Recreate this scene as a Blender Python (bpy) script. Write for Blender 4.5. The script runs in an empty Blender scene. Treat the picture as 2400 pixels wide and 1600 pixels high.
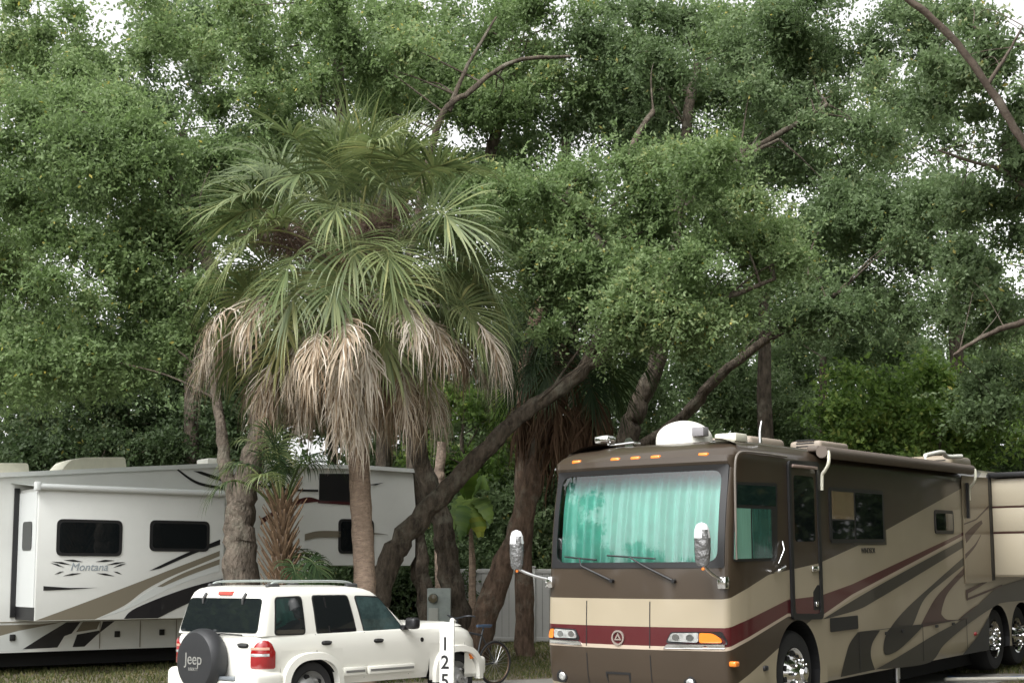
import bpy, bmesh, math, random
import numpy as np
from mathutils import Vector, Matrix
from mathutils.geometry import tessellate_polygon

S = bpy.context.scene
COL = S.collection
R = math.radians
# ------------------------------------------------------------------ camera
EYE = 1.75
FPX, CX, CY, PITCH = 3200.0, 1200.0, 1009.0, R(6)      # focal length and principal point of the 2400 px photograph
cam = bpy.data.cameras.new("camera"); cam_o = bpy.data.objects.new("camera", cam); COL.objects.link(cam_o)
cam.sensor_width = 36; cam.lens = 48; cam.shift_y = (CY - 800) / 2400; cam.clip_end = 2000; cam.clip_start = .1
cam_o.location = (0, 0, EYE); cam_o.rotation_euler = (R(90) + PITCH, 0, 0)
S.camera = cam_o
# ------------------------------------------------------------------ sky, sun, exposure (bright overcast)
SUN_EL, SUN_AZ = R(52), R(215)                          # azimuth clockwise from +Y: behind the camera, to the left
W = bpy.data.worlds.new("World"); S.world = W; W.use_nodes = True
nt = W.node_tree; nt.nodes.clear()
sky = nt.nodes.new("ShaderNodeTexSky"); sky.sky_type = 'NISHITA'; sky.sun_disc = False
sky.sun_elevation = SUN_EL; sky.sun_rotation = SUN_AZ; sky.dust_density = 4; sky.air_density = 1.0; sky.ozone_density = 1
hsv = nt.nodes.new("ShaderNodeHueSaturation"); hsv.inputs['Saturation'].default_value = .02
bg = nt.nodes.new("ShaderNodeBackground"); bg.inputs['Strength'].default_value = .15
wo = nt.nodes.new("ShaderNodeOutputWorld")
nt.links.new(sky.outputs[0], hsv.inputs['Color']); nt.links.new(hsv.outputs[0], bg.inputs[0]); nt.links.new(bg.outputs[0], wo.inputs[0])
sl = bpy.data.lights.new("sun", 'SUN'); sl.energy = .5; sl.angle = R(25); sl.color = (1, .97, .92)
so = bpy.data.objects.new("sun", sl); COL.objects.link(so)
so.rotation_euler = Vector((math.sin(SUN_AZ) * math.cos(SUN_EL), math.cos(SUN_AZ) * math.cos(SUN_EL), math.sin(SUN_EL))).to_track_quat('Z', 'Y').to_euler()
S.view_settings.view_transform = 'Standard'; S.view_settings.look = 'None'
S.view_settings.exposure = 1.35; S.view_settings.gamma = 1
S.render.engine = 'CYCLES'
S.cycles.max_bounces = 10; S.cycles.transparent_max_bounces = 12; S.cycles.diffuse_bounces = 6

# ------------------------------------------------------------------ helpers
DP = 2400 / 2352
def at(x, y, Y):
    """world point at depth Y seen at pixel (x, y) of the photograph shown 2352 px wide"""
    dx = (x * DP - CX) / FPX; dy = (CY - y * DP) / FPX
    c, s = math.cos(PITCH), math.sin(PITCH)
    ry = c - dy * s; k = Y / ry
    return Vector((dx * k, Y, EYE + (s + dy * c) * k))
def gz(Y):
    return .015 * (min(max(Y, 12), 60) - 12)
def lerp(a, b, t): return a + (b - a) * t
def interp(z, tab, k):
    for a, b in zip(tab, tab[1:]):
        if z <= b[0]:
            t = 0 if b[0] == a[0] else max(0, (z - a[0]) / (b[0] - a[0])); return lerp(a[k], b[k], t)
    return tab[-1][k]
def catmull(p, n=6):
    p = [Vector(q) for q in p]; out = []
    for i in range(len(p) - 1):
        a, b, c, d = p[max(i - 1, 0)], p[i], p[i + 1], p[min(i + 2, len(p) - 1)]
        for k in range(n):
            t = k / n
            out.append(.5 * ((2 * b) + (c - a) * t + (2 * a - 5 * b + 4 * c - d) * t * t + (3 * b - a - 3 * c + d) * t ** 3))
    out.append(p[-1]); return out
def rpoly(pts, r=.05, n=5):
    """2-D polygon with rounded corners"""
    out = []; N = len(pts)
    for i in range(N):
        p, a, b = Vector(pts[i]), Vector(pts[i - 1]), Vector(pts[(i + 1) % N])
        ra = min(r, (a - p).length * .45); rb = min(r, (b - p).length * .45)
        s, e = p + (a - p).normalized() * ra, p + (b - p).normalized() * rb
        for k in range(n + 1):
            t = k / n; out.append((1 - t) ** 2 * s + 2 * t * (1 - t) * p + t * t * e)
    return [tuple(q) for q in out]
def rrect(x0, z0, x1, z1, r=.05, n=5): return rpoly([(x0, z0), (x1, z0), (x1, z1), (x0, z1)], r, n)

class MB:
    def __init__(s): s.v = []; s.f = []; s.m = []; s.t = []
    def add(s, vs, fs, mi=0, tint=0.):
        o = len(s.v); s.v += [tuple(q) for q in vs]
        for f in fs: s.f.append(tuple(i + o for i in f)); s.m.append(mi); s.t.append(tint)
        return s
    def box(s, lo, hi, bev=0., mi=0, seg=2):
        bm = bmesh.new(); bmesh.ops.create_cube(bm, size=1)
        for v in bm.verts:
            v.co = Vector([lerp(lo[k], hi[k], v.co[k] + .5) for k in range(3)])
        if bev: bmesh.ops.bevel(bm, geom=bm.edges[:], offset=bev, segments=seg, affect='EDGES', profile=.5)
        bm.verts.index_update()
        s.add([v.co.copy() for v in bm.verts], [[v.index for v in f.verts] for f in bm.faces], mi); bm.free(); return s
    def tube(s, pts, rad, seg=8, mi=0, cap=True, tint=0., wob=None):
        pts = [Vector(p) for p in pts]; n = len(pts)
        if not hasattr(rad, '__len__'): rad = [rad] * n
        T = [(pts[min(i + 1, n - 1)] - pts[max(i - 1, 0)]).normalized() for i in range(n)]
        up = Vector((0, 0, 1)) if abs(T[0].z) < .9 else Vector((1, 0, 0))
        A = T[0].cross(up).normalized(); vs = []; fs = []
        for i in range(n):
            A = (A - T[i] * A.dot(T[i])).normalized(); B = T[i].cross(A)
            for k in range(seg):
                a = 2 * math.pi * k / seg; r = rad[i] * (wob(i, k) if wob else 1)
                vs.append(pts[i] + A * math.cos(a) * r + B * math.sin(a) * r)
        for i in range(n - 1):
            for k in range(seg):
                k2 = (k + 1) % seg; fs.append((i * seg + k, i * seg + k2, (i + 1) * seg + k2, (i + 1) * seg + k))
        if cap: fs.append(tuple(range(seg - 1, -1, -1))); fs.append(tuple((n - 1) * seg + k for k in range(seg)))
        return s.add(vs, fs, mi, tint)
    def lathe(s, prof, o, axis, seg=32, mi=0, cap=True):
        o = Vector(o); ax = Vector(axis).normalized(); u = ax.orthogonal().normalized(); w = ax.cross(u); vs = []; fs = []
        for r, h in prof:
            for k in range(seg):
                a = 2 * math.pi * k / seg; vs.append(o + ax * h + (u * math.cos(a) + w * math.sin(a)) * r)
        n = len(prof)
        for i in range(n - 1):
            for k in range(seg):
                k2 = (k + 1) % seg; fs.append((i * seg + k, i * seg + k2, (i + 1) * seg + k2, (i + 1) * seg + k))
        if cap:
            fs.append(tuple(range(seg - 1, -1, -1))); fs.append(tuple((n - 1) * seg + k for k in range(seg)))
        return s.add(vs, fs, mi)
    def plate(s, poly, fn, d0=0., d1=None, mi=0):
        """2-D polygon mapped by fn(a, b, depth); with d1 it gets a thickness"""
        n = len(poly); tri = tessellate_polygon([[Vector((p[0], p[1], 0)) for p in poly]])
        vs = [fn(p[0], p[1], d0) for p in poly]; fs = [tuple(t) for t in tri]
        if d1 is not None:
            vs += [fn(p[0], p[1], d1) for p in poly]
            fs += [(t[2] + n, t[1] + n, t[0] + n) for t in tri] + [(i, i + n, (i + 1) % n + n, (i + 1) % n) for i in range(n)]
        return s.add(vs, fs, mi)
    def ring(s, outer, inner, fn, d0, d1, mi=0):
        n = len(outer)
        vs = [fn(p[0], p[1], d1) for p in outer] + [fn(p[0], p[1], d1) for p in inner] + [fn(p[0], p[1], d0) for p in outer] + [fn(p[0], p[1], d0) for p in inner]
        fs = []
        for i in range(n):
            j = (i + 1) % n
            fs += [(i, j, n + j, n + i), (i, 2 * n + i, 2 * n + j, j), (n + i, n + j, 3 * n + j, 3 * n + i)]
        return s.add(vs, fs, mi)
    def build(s, name, mats, parent=None, smooth=35, label=None, recalc=True, tint=False):
        me = bpy.data.meshes.new(name); me.from_pydata(s.v, [], s.f)
        for m in (mats if isinstance(mats, (list, tuple)) else [mats]): me.materials.append(m)
        if max(s.m, default=0): me.polygons.foreach_set("material_index", s.m)
        if tint:
            a = me.attributes.new("tint", 'FLOAT', 'FACE'); a.data.foreach_set("value", s.t)
        if recalc:
            bm = bmesh.new(); bm.from_mesh(me); bmesh.ops.recalc_face_normals(bm, faces=bm.faces[:]); bm.to_mesh(me); bm.free()
        if smooth:
            me.polygons.foreach_set("use_smooth", [True] * len(me.polygons)); me.set_sharp_from_angle(angle=R(smooth))
        me.update()
        o = bpy.data.objects.new(name, me); COL.objects.link(o)
        if parent: o.parent = parent
        if label: o["label"] = label
        return o
def thing(name, label, cat, loc=(0, 0, 0), rot=(0, 0, 0), group=None, scale=1.):
    o = bpy.data.objects.new(name, None); o.scale = (scale,) * 3; COL.objects.link(o); o.location = loc; o.rotation_euler = rot
    o.empty_display_size = .2
    return tag(o, label, cat, group)
def tag(o, label, cat, group=None, kind=None):
    o["label"] = label; o["category"] = cat
    if group: o["group"] = group
    if kind: o["kind"] = kind
    return o
def structure(o): o["kind"] = "structure"; return o
def dup_part(o, parent, loc=None):
    c = o.copy(); COL.objects.link(c); c.parent = parent
    if loc is not None: c.location = loc
    for ch in list(o.children): dup_part(ch, c)
    return c
def text(body, size, mat, parent, M, name="lettering", shear=0., ext=.002, bold=0.):
    cu = bpy.data.curves.new(name, 'FONT'); cu.body = body; cu.size = size; cu.extrude = ext; cu.align_x = 'CENTER'; cu.align_y = 'CENTER'; cu.shear = shear; cu.offset = bold
    t = bpy.data.objects.new(name, cu); COL.objects.link(t)
    me = bpy.data.meshes.new_from_object(t.evaluated_get(bpy.context.evaluated_depsgraph_get()))
    bpy.data.objects.remove(t); me.materials.clear(); me.materials.append(mat); me.transform(M)
    o = bpy.data.objects.new(name, me); COL.objects.link(o); o.parent = parent; return o

# ------------------------------------------------------------------ materials
def nodes(name):
    m = bpy.data.materials.new(name); m.use_nodes = True; n = m.node_tree
    return m, n, n.nodes["Principled BSDF"]
def mat(name, col, rough=.5, metal=0., spec=.5, coat=0., var=0., vscale=6., bump=0., bscale=40., lichen=None, stretch=None):
    m, n, p = nodes(name)
    p.inputs['Base Color'].default_value = (*col, 1); p.inputs['Roughness'].default_value = rough; p.inputs['Metallic'].default_value = metal
    p.inputs['Specular IOR Level'].default_value = spec; p.inputs['Coat Weight'].default_value = coat; p.inputs['Coat Roughness'].default_value = .04
    if var or bump:
        tc = n.nodes.new("ShaderNodeTexCoord"); mp = n.nodes.new("ShaderNodeMapping"); n.links.new(tc.outputs['Object'], mp.inputs[0])
        if stretch: mp.inputs['Scale'].default_value = stretch
    if var:
        nz = n.nodes.new("ShaderNodeTexNoise"); nz.inputs['Scale'].default_value = vscale; nz.inputs['Detail'].default_value = 6; nz.inputs['Roughness'].default_value = .65
        n.links.new(mp.outputs[0], nz.inputs['Vector'])
        cr = n.nodes.new("ShaderNodeValToRGB"); n.links.new(nz.outputs['Fac'], cr.inputs[0])
        cr.color_ramp.elements[0].position = .3; cr.color_ramp.elements[1].position = .7
        cr.color_ramp.elements[0].color = (*[c * (1 - var) for c in col], 1); cr.color_ramp.elements[1].color = (*[min(1, c * (1 + var)) for c in col], 1)
        if lichen:
            n2 = n.nodes.new("ShaderNodeTexNoise"); n2.inputs['Scale'].default_value = 2.2; n2.inputs['Detail'].default_value = 8; n2.inputs['Roughness'].default_value = .7
            n.links.new(tc.outputs['Object'], n2.inputs['Vector']); mr = n.nodes.new("ShaderNodeMapRange"); mr.inputs[1].default_value = .52; mr.inputs[2].default_value = .68; mr.inputs[4].default_value = .7
            n.links.new(n2.outputs['Fac'], mr.inputs[0]); mx = n.nodes.new("ShaderNodeMix"); mx.data_type = 'RGBA'; n.links.new(mr.outputs[0], mx.inputs[0]); n.links.new(cr.outputs[0], mx.inputs[6]); mx.inputs[7].default_value = (*lichen, 1)
            n.links.new(mx.outputs[2], p.inputs['Base Color'])
        else: n.links.new(cr.outputs[0], p.inputs['Base Color'])
    if bump:
        nb = n.nodes.new("ShaderNodeTexNoise"); nb.inputs['Scale'].default_value = bscale; nb.inputs['Detail'].default_value = 5
        n.links.new(mp.outputs[0], nb.inputs['Vector'])
        b = n.nodes.new("ShaderNodeBump"); b.inputs['Strength'].default_value = bump; b.inputs['Distance'].default_value = .05 if bump >= .8 else .02
        n.links.new(nb.outputs['Fac'], b.inputs['Height']); n.links.new(b.outputs[0], p.inputs['Normal'])
    return m
def leafmat(name, ramp, trans=.42, rough=.6, spec=.3):
    m, n, p = nodes(name)
    a = n.nodes.new("ShaderNodeAttribute"); a.attribute_name = "tint"
    cr = n.nodes.new("ShaderNodeValToRGB"); n.links.new(a.outputs['Fac'], cr.inputs[0])
    e = cr.color_ramp.elements
    for i, (pos, c) in enumerate(ramp):
        x = e[i] if i < 2 else e.new(pos)
        x.position = pos; x.color = (*c, 1)
    n.links.new(cr.outputs[0], p.inputs['Base Color']); p.inputs['Roughness'].default_value = rough; p.inputs['Specular IOR Level'].default_value = spec
    t = n.nodes.new("ShaderNodeBsdfTranslucent"); mx = n.nodes.new("ShaderNodeMixShader"); mx.inputs[0].default_value = trans
    h = n.nodes.new("ShaderNodeHueSaturation"); h.inputs['Value'].default_value = 1.5; h.inputs['Saturation'].default_value = 1.1
    n.links.new(cr.outputs[0], h.inputs['Color']); n.links.new(h.outputs[0], t.inputs[0])
    n.links.new(p.outputs[0], mx.inputs[1]); n.links.new(t.outputs[0], mx.inputs[2])
    n.links.new(mx.outputs[0], n.nodes["Material Output"].inputs[0]); return m
def glass(name, tint=(.9, .95, .93), band=None):
    """thin pane: tinted see-through glass with a fresnel reflection; band = (z0, z1, colour) shades the top of a windshield"""
    m, n, p = nodes(name); n.nodes.remove(p)
    tr = n.nodes.new("ShaderNodeBsdfTransparent"); tr.inputs[0].default_value = (*tint, 1)
    gl = n.nodes.new("ShaderNodeBsdfGlossy"); gl.inputs['Roughness'].default_value = .01
    fr = n.nodes.new("ShaderNodeFresnel"); fr.inputs[0].default_value = 1.9
    mx = n.nodes.new("ShaderNodeMixShader"); n.links.new(fr.outputs[0], mx.inputs[0]); n.links.new(tr.outputs[0], mx.inputs[1]); n.links.new(gl.outputs[0], mx.inputs[2])
    n.links.new(mx.outputs[0], n.nodes["Material Output"].inputs[0])
    if band:
        tc = n.nodes.new("ShaderNodeTexCoord"); sx = n.nodes.new("ShaderNodeSeparateXYZ"); n.links.new(tc.outputs['Object'], sx.inputs[0])
        mr = n.nodes.new("ShaderNodeMapRange"); mr.inputs[1].default_value = band[0]; mr.inputs[2].default_value = band[1]; n.links.new(sx.outputs[2], mr.inputs[0])
        mc = n.nodes.new("ShaderNodeMix"); mc.data_type = 'RGBA'; mc.inputs[6].default_value = (*tint, 1); mc.inputs[7].default_value = (*band[2], 1)
        n.links.new(mr.outputs[0], mc.inputs[0]); n.links.new(mc.outputs[2], tr.inputs[0])
    return m
M_chrome = mat("chrome", (.75, .75, .75), .12, 1)
M_alu = mat("aluminium", (.6, .6, .6), .35, 1)
M_black = mat("black_trim", (.012, .012, .013), .45)
M_rubber = mat("tyre_rubber", (.016, .016, .017), .8, bump=.2, bscale=90)
M_dark = mat("dark_void", (.006, .006, .006), .9)
M_white = mat("white_plastic", (.78, .77, .70), .45)
M_cream = mat("cream_plastic", (.72, .70, .58), .5, var=.08)
M_amber = mat("amber_lens", (.85, .22, .02), .2, coat=.6)
M_red = mat("red_lens", (.30, .008, .010), .15, coat=.8)
M_clear = mat("clear_lens", (.50, .51, .50), .1, .5, coat=.9, var=.45, vscale=14)
M_dglass = mat("dark_window_glass", (.006, .008, .009), .03, spec=.6)
M_bark = mat("oak_bark", (.085, .069, .053), .95, var=.7, vscale=11, bump=1., bscale=22, stretch=(1, 1, .35), lichen=(.20, .19, .15), spec=.2)
M_barkg = mat("grey_bark", (.125, .103, .082), .95, var=.5, vscale=12, bump=1., bscale=25, stretch=(1, 1, .5), lichen=(.20, .19, .15), spec=.2)
M_barkr = mat("reddish_bark", (.12, .083, .06), .95, var=.6, vscale=11, bump=.9, bscale=22, stretch=(1, 1, .35), lichen=(.20, .19, .15), spec=.2)
M_barkb = mat("pale_branch_bark", (.10, .078, .062), .9, var=.35, vscale=6, bump=.6, bscale=25, lichen=(.20, .19, .15), spec=.2)
M_palmtrunk = mat("palm_trunk", (.30, .225, .17), .95, var=.3, vscale=9, bump=.8, bscale=30, stretch=(1, 1, 2.5), spec=.15)
M_boot = mat("palm_boots", (.15, .10, .062), .9, var=.6, vscale=14, spec=.2)
M_concrete = mat("concrete", (.22, .21, .19), .9, var=.18, vscale=2.5, bump=.3, bscale=60)
OAK = [(0, (.082, .122, .048)), (.35, (.138, .200, .080)), (.65, (.196, .268, .118)), (.9, (.275, .345, .18)), (1, (.44, .39, .11))]
M_oak = leafmat("oak_leaves", OAK)
M_oakd = leafmat("dark_oak_leaves", [(p, tuple(c * k for c, k in zip(q, (.85, .85, .95)))) for p, q in OAK])
M_shade = leafmat("shade_darkened_leaves", [(p, tuple(c * k for c, k in zip(q, (.38, .41, .42)))) for p, q in OAK])  # oak leaf colours darkened to carry the shade under the canopy
M_lime = leafmat("light_green_leaves", [(0, (.05, .085, .022)), (.4, (.13, .21, .055)), (.75, (.22, .32, .09)), (1, (.36, .40, .12))])
M_frond = leafmat("palm_fronds", [(0, (.055, .080, .034)), (.4, (.120, .160, .066)), (.75, (.225, .255, .110)), (1, (.44, .42, .19))], .25, .45, .4)
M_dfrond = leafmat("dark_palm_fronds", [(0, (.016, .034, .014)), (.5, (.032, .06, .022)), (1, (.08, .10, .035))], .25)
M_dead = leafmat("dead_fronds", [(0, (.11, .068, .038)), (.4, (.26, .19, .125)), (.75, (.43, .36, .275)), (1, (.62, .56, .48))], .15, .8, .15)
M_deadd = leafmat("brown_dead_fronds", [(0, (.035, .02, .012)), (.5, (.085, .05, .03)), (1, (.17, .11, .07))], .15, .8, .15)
M_fuzz = leafmat("flower_stalks", [(0, (.11, .075, .06)), (1, (.24, .17, .14))], .1, .9, .1)
M_banana = leafmat("banana_leaf", [(0, (.045, .085, .02)), (.5, (.13, .19, .035)), (1, (.40, .33, .02))], .4)

# ------------------------------------------------------------------ ground and paths
mb = MB()
xs = [-400, -40, -20, -10, 0, 10, 20, 40, 400]; ys = [-300, -40, 0, 12, 18, 24, 30, 40, 60, 600]
for y in ys:
    for x in xs: mb.v.append((x, y, gz(y)))
for j in range(len(ys) - 1):
    for i in range(len(xs) - 1):
        a = j * len(xs) + i; mb.f.append((a, a + 1, a + 1 + len(xs), a + len(xs))); mb.m.append(0); mb.t.append(0)
M_ground = mat("ground_soil", (.13, .11, .075), .95, var=.35, vscale=1.2, bump=.6, bscale=30)
structure(mb.build("ground", M_ground, smooth=0))
def strip(name, pts, m, dz):
    b = MB(); b.add([(x, y, gz(y) + dz) for x, y in pts], [tuple(range(len(pts)))]); return structure(b.build(name, m, smooth=0))
strip("parking_pad", [(-9, 9), (3.0, 9), (3.0, 15.0), (8.4, 22.3), (3, 22.3), (-9, 18)], M_concrete, .004)
rng = np.random.default_rng(5)
def grass(name, n, xr, yr, h, seed):
    r = np.random.default_rng(seed); x = r.uniform(*xr, n); y = r.uniform(*yr, n)
    keep = y > 18 + .36 * (x + 9) * (x < 3) + .1; keep = np.where(x >= 3, (y > 22.4) | (y < 14.7 + (x - 3.1) * 1.36), keep); x, y = x[keep], y[keep]; n = len(x)
    z = .015 * (np.clip(y, 12, 60) - 12); hh = h * r.uniform(.5, 1.2, n); a = r.uniform(0, 6.28, n); w = .012
    v = np.empty((n, 3, 3)); dx, dy = np.cos(a) * w, np.sin(a) * w
    v[:, 0] = np.stack([x - dx, y - dy, z - .01], 1); v[:, 1] = np.stack([x + dx, y + dy, z - .01], 1)
    v[:, 2] = np.stack([x + r.normal(0, .4, n) * hh, y + r.normal(0, .4, n) * hh, z + hh], 1)
    return fastmesh(name, v, r.uniform(.2, 1, n), M_grass)
def fastmesh(name, v, tint, m, parent=None):
    n, k = v.shape[:2]
    me = bpy.data.meshes.new(name); me.vertices.add(n * k); me.vertices.foreach_set("co", v.astype(np.float32).ravel())
    me.loops.add(n * k); me.loops.foreach_set("vertex_index", np.arange(n * k, dtype=np.int32))
    me.polygons.add(n); me.polygons.foreach_set("loop_start", np.arange(0, n * k, k, dtype=np.int32))
    me.polygons.foreach_set("loop_total", np.full(n, k, dtype=np.int32))
    a = me.attributes.new("tint", 'FLOAT', 'FACE'); a.data.foreach_set("value", np.clip(tint, 0, 1).astype(np.float32))
    me.materials.append(m); me.update(calc_edges=True)
    o = bpy.data.objects.new(name, me); COL.objects.link(o); o.parent = parent; return o
M_grass = leafmat("grass_blades", [(0, (.05, .06, .02)), (.6, (.09, .11, .035)), (1, (.20, .17, .08))], .3)
tag(grass("grass", 120000, (-9, 13), (12, 30), .07, 3), "short patchy grass between the parking pad and the grey fence", "grass", kind="stuff")

# ------------------------------------------------------------------ foliage
def leaves(clumps, L, Wd, od, seed, droop=.35, tmean=.45, flat=.85):
    r = np.random.default_rng(seed); out = []; tt = []
    un = lambda n: (lambda q: q / np.linalg.norm(q, axis=1, keepdims=True))(r.normal(size=(n, 3)))
    nl = 14
    for c, rad in clumps:
        ns = max(4, int(math.pi * rad * rad * od / (L * Wd * .25) / nl))
        d = un(ns); d[:, 2] += .1
        an = r.uniform(0, 3.14); ca, sa = np.cos(an), np.sin(an); k3 = np.abs(r.normal(0, .62, (ns, 1))) + .08
        loc = d * np.clip(k3, 0, 1.7) * (rad * np.array([r.uniform(.9, 1.75), r.uniform(.65, 1.0), flat * r.uniform(.5, .95)]))
        pos = np.array(c) + np.stack([loc[:, 0] * ca - loc[:, 1] * sa, loc[:, 0] * sa + loc[:, 1] * ca, loc[:, 2] - .25 * np.hypot(loc[:, 0], loc[:, 1])], 1)
        ax = d * .8 + un(ns) * .7 + np.array([0, 0, -droop]); ax /= np.linalg.norm(ax, axis=1, keepdims=True)
        ct = r.normal(0, .13); st = r.normal(0, .12, ns)
        t = np.linspace(-.5, .5, nl)[None, :, None] * (L * 5.) * r.uniform(.7, 1.3, (ns, 1, 1))
        p = (pos[:, None] + ax[:, None] * t).reshape(-1, 3) + r.normal(0, .3 * L, (ns * nl, 3))
        n = len(p)
        dr = np.repeat(ax, nl, 0) * .6 + un(n) * .85; dr /= np.linalg.norm(dr, axis=1, keepdims=True)
        nm = un(n) + np.array([0, -.15, .55]); sd = np.cross(dr, nm); sd /= np.linalg.norm(sd, axis=1, keepdims=True) + 1e-6
        ll = L * r.uniform(.6, 1.45, (n, 1)); w = Wd * .5 * r.uniform(.8, 1.2, (n, 1))
        v = np.empty((n, 4, 3)); v[:, 0] = p; v[:, 1] = p + dr * ll * .45 + sd * w; v[:, 2] = p + dr * ll; v[:, 3] = p + dr * ll * .45 - sd * w
        out.append(v); tt.append(np.clip(tmean + ct + np.repeat(st, nl) + r.normal(0, .11, n), 0, .93) + (r.uniform(0, 1, n) < .012) * .5)
    return np.concatenate(out), np.concatenate(tt)
def fill(center, radii, n, rr, seed, shell=.35):
    r = random.Random(seed); c = Vector(center); out = []
    while len(out) < n:
        d = Vector((r.gauss(0, 1), r.gauss(0, 1), r.gauss(0, 1))).normalized(); k = shell + (1 - shell) * r.random() ** .5
        out.append((tuple(c + Vector((d.x * radii[0], d.y * radii[1], d.z * radii[2])) * k), r.uniform(*rr)))
    return out
def limb(mb, pts, r0, r1, seed, seg=9, n=7, rough=.12):
    r = random.Random(seed); p = catmull(pts, n); N = len(p)
    for i in range(1, N - 1): p[i] = p[i] + Vector((r.gauss(0, 1), r.gauss(0, 1), r.gauss(0, 1))) * min(r0, .25) * .07
    ph = [r.uniform(0, 6.28) for _ in range(4)]
    rad = [lerp(r0, r1, (i / (N - 1)) ** .8) * (1 + .05 * math.sin(i * 1.3 + ph[0])) for i in range(N)]
    wob = lambda i, k: 1 + rough * (math.sin(k * 2 + ph[1] + i * .25) * .5 + math.sin(k * 5 + ph[2] - i * .6) * .35 + math.sin(k * 3 + i * 1.7 + ph[3]) * .3)
    mb.tube(p, rad, seg, wob=wob); return p
def tree(name, label, limbs, clumps, L, Wd, od, seed, bark, leafm, cat="tree", group=None, twig=.026, big=None, base=None, crown_name="crown", tmean=.45, droop=.35):
    """limbs: list of (points, r0, r1); the first is the trunk. Boughs run from the nearest limb to every clump."""
    b = Vector(base) if base is not None else Vector(limbs[0][0][0])
    t = thing(name, label, cat, b, group=group)
    rel = lambda q: Vector(q) - b
    tb = MB(); samples = []
    for i, (pts, r0, r1) in enumerate(limbs):
        p = limb(tb, [rel(q) for q in pts], r0, r1, seed + i, seg=16 if i == 0 else 10)
        samples += p[len(p) // 3:] if i == 0 else p[len(p) // 4:]
    bb = MB(); nb = 0; r = random.Random(seed + 77); used = {}
    for c, rad in clumps:
        c = rel(c); si = min(range(len(samples)), key=lambda i: (samples[i] - c).length + .6 * max(0, samples[i].z - c.z) + 1.2 * used.get(i, 0)); s = samples[si]
        for i in (si - 1, si, si + 1): used[i] = used.get(i, 0) + 1
        if (s - c).length > 2.2: continue
        nb += 1
        m = (s + c) / 2 + Vector((r.gauss(0, .12), r.gauss(0, .12), abs(r.gauss(.12, .1))))
        limb(bb, [s, m, c], twig, twig * .25, r.random(), seg=5, n=5)
        for k in range(2):
            d = Vector((r.gauss(0, 1), r.gauss(0, 1), r.gauss(.2, .8))).normalized() * rad * .6
            limb(bb, [c, c + d * .5 + Vector((0, 0, .08)), c + d], twig * .25, .004, r.random(), seg=4, n=3)
    if nb < 13: tb.add(bb.v, bb.f)
    else: bb.build("branches", bark, t, 60)
    tb.build("trunk", bark, t, 60)
    v, tt = leaves([(tuple(rel(c)), rad) for c, rad in clumps], L, Wd, od, seed + 9, droop, tmean)
    fastmesh(crown_name, v, tt, leafm, t)
    if big:  # unseen second crown, added only to cast shade
        v, tt = leaves([(tuple(rel(c)), rad) for c, rad in big], .2, .11, 3.2, seed + 10, droop, tmean); fastmesh(crown_name, v, tt, leafm, t)
    return t
def P(*q): return [at(*a) for a in q]
def ground_at(x, Y):
    p = at(x, 1300, Y); return Vector((p.x, Y, gz(Y) - .1))

# ------------------------------------------------------------------ palms
def frond(mb, rng, o, az, el, pet, blade, bend, tint, nl=44, droop=1., fold=.25, spread=115, wid=.030, sag=None, dead=False):
    d = Vector((math.cos(az) * math.cos(el), math.sin(az) * math.cos(el), math.sin(el))); p = Vector(o)
    path = [p.copy()]; dirs = [d.copy()]; ns = 9
    for i in range(ns):
        d = (d + Vector((0, 0, -1)) * bend * (i / ns) * .35).normalized(); p = p + d * (pet / ns); path.append(p.copy()); dirs.append(d.copy())
    side = d.cross(Vector((0, 0, 1)))
    if side.length < .05: side = Vector((-math.sin(az), math.cos(az), 0))
    side.normalize()
    roll = rng.gauss(0, .35)
    cost = [p.copy()]; cd = [d.copy()]
    for i in range(6):
        d = (d + Vector((0, 0, -1)) * (.14 + .1 * bend)).normalized(); p = p + d * (blade * .45 / 6); cost.append(p.copy()); cd.append(d.copy())
    mb.tube(path + cost[1:], [lerp(.022, .007, i / 15) for i in range(16)], 4, tint=min(1, tint + .3), cap=False)
    ax_e = cost[3]
    for k in range(nl):
        s = -1 + 2 * (k + .5) / nl; s = max(-1, min(1, s + rng.gauss(0, .012)))
        f = (1 - abs(s)) ** .8 * 6; i = min(5, int(f)); a = cost[i].lerp(cost[i + 1], f - i); T = cd[i]
        sd = (Matrix.Rotation(roll, 3, T) @ side); N = sd.cross(T).normalized()
        if N.z < 0 and not dead: N = -N
        ang = R(spread) * s
        q = (T * math.cos(ang) + sd * math.sin(ang) + N * fold * abs(math.sin(ang))).normalized()
        ln = blade * (1 - .32 * abs(s)) * (rng.uniform(.6, 1.15) if dead else rng.uniform(.85, 1.1)); w = wid * rng.uniform(.7, 1.3)
        gk = rng.uniform(.45, 1.5) if dead else 1; st = 6; pp = a.copy(); vs = []; lw = q.cross(N).normalized()
        g = (sag if sag is not None else .10) * droop
        for j in range(st + 1):
            t = j / st; ww = w * (.55 + 1.2 * t if t < .4 else 1.03 * (1 - t) / .6 + .02)
            vs += [pp - lw * ww * .5, pp + lw * ww * .5]
            jn = .17 if dead else .03; q = (q + (Vector((ax_e.x - pp.x, ax_e.y - pp.y, 0)) * .55 * t if dead else Vector()) + Vector((rng.gauss(0, jn), rng.gauss(0, jn), -g * gk * (.4 + 2.6 * t * t + (1.2 if t > .55 else 0))))).normalized(); pp = pp + q * ln / st
            lw = (lw - q * lw.dot(q)).normalized()
        tn = max(0, min(1, tint + rng.gauss(0, .24 if dead else .13)))
        mb.add(vs, [(2 * j, 2 * j + 1, 2 * j + 3, 2 * j + 2) for j in range(st)], 0, tn)
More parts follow.
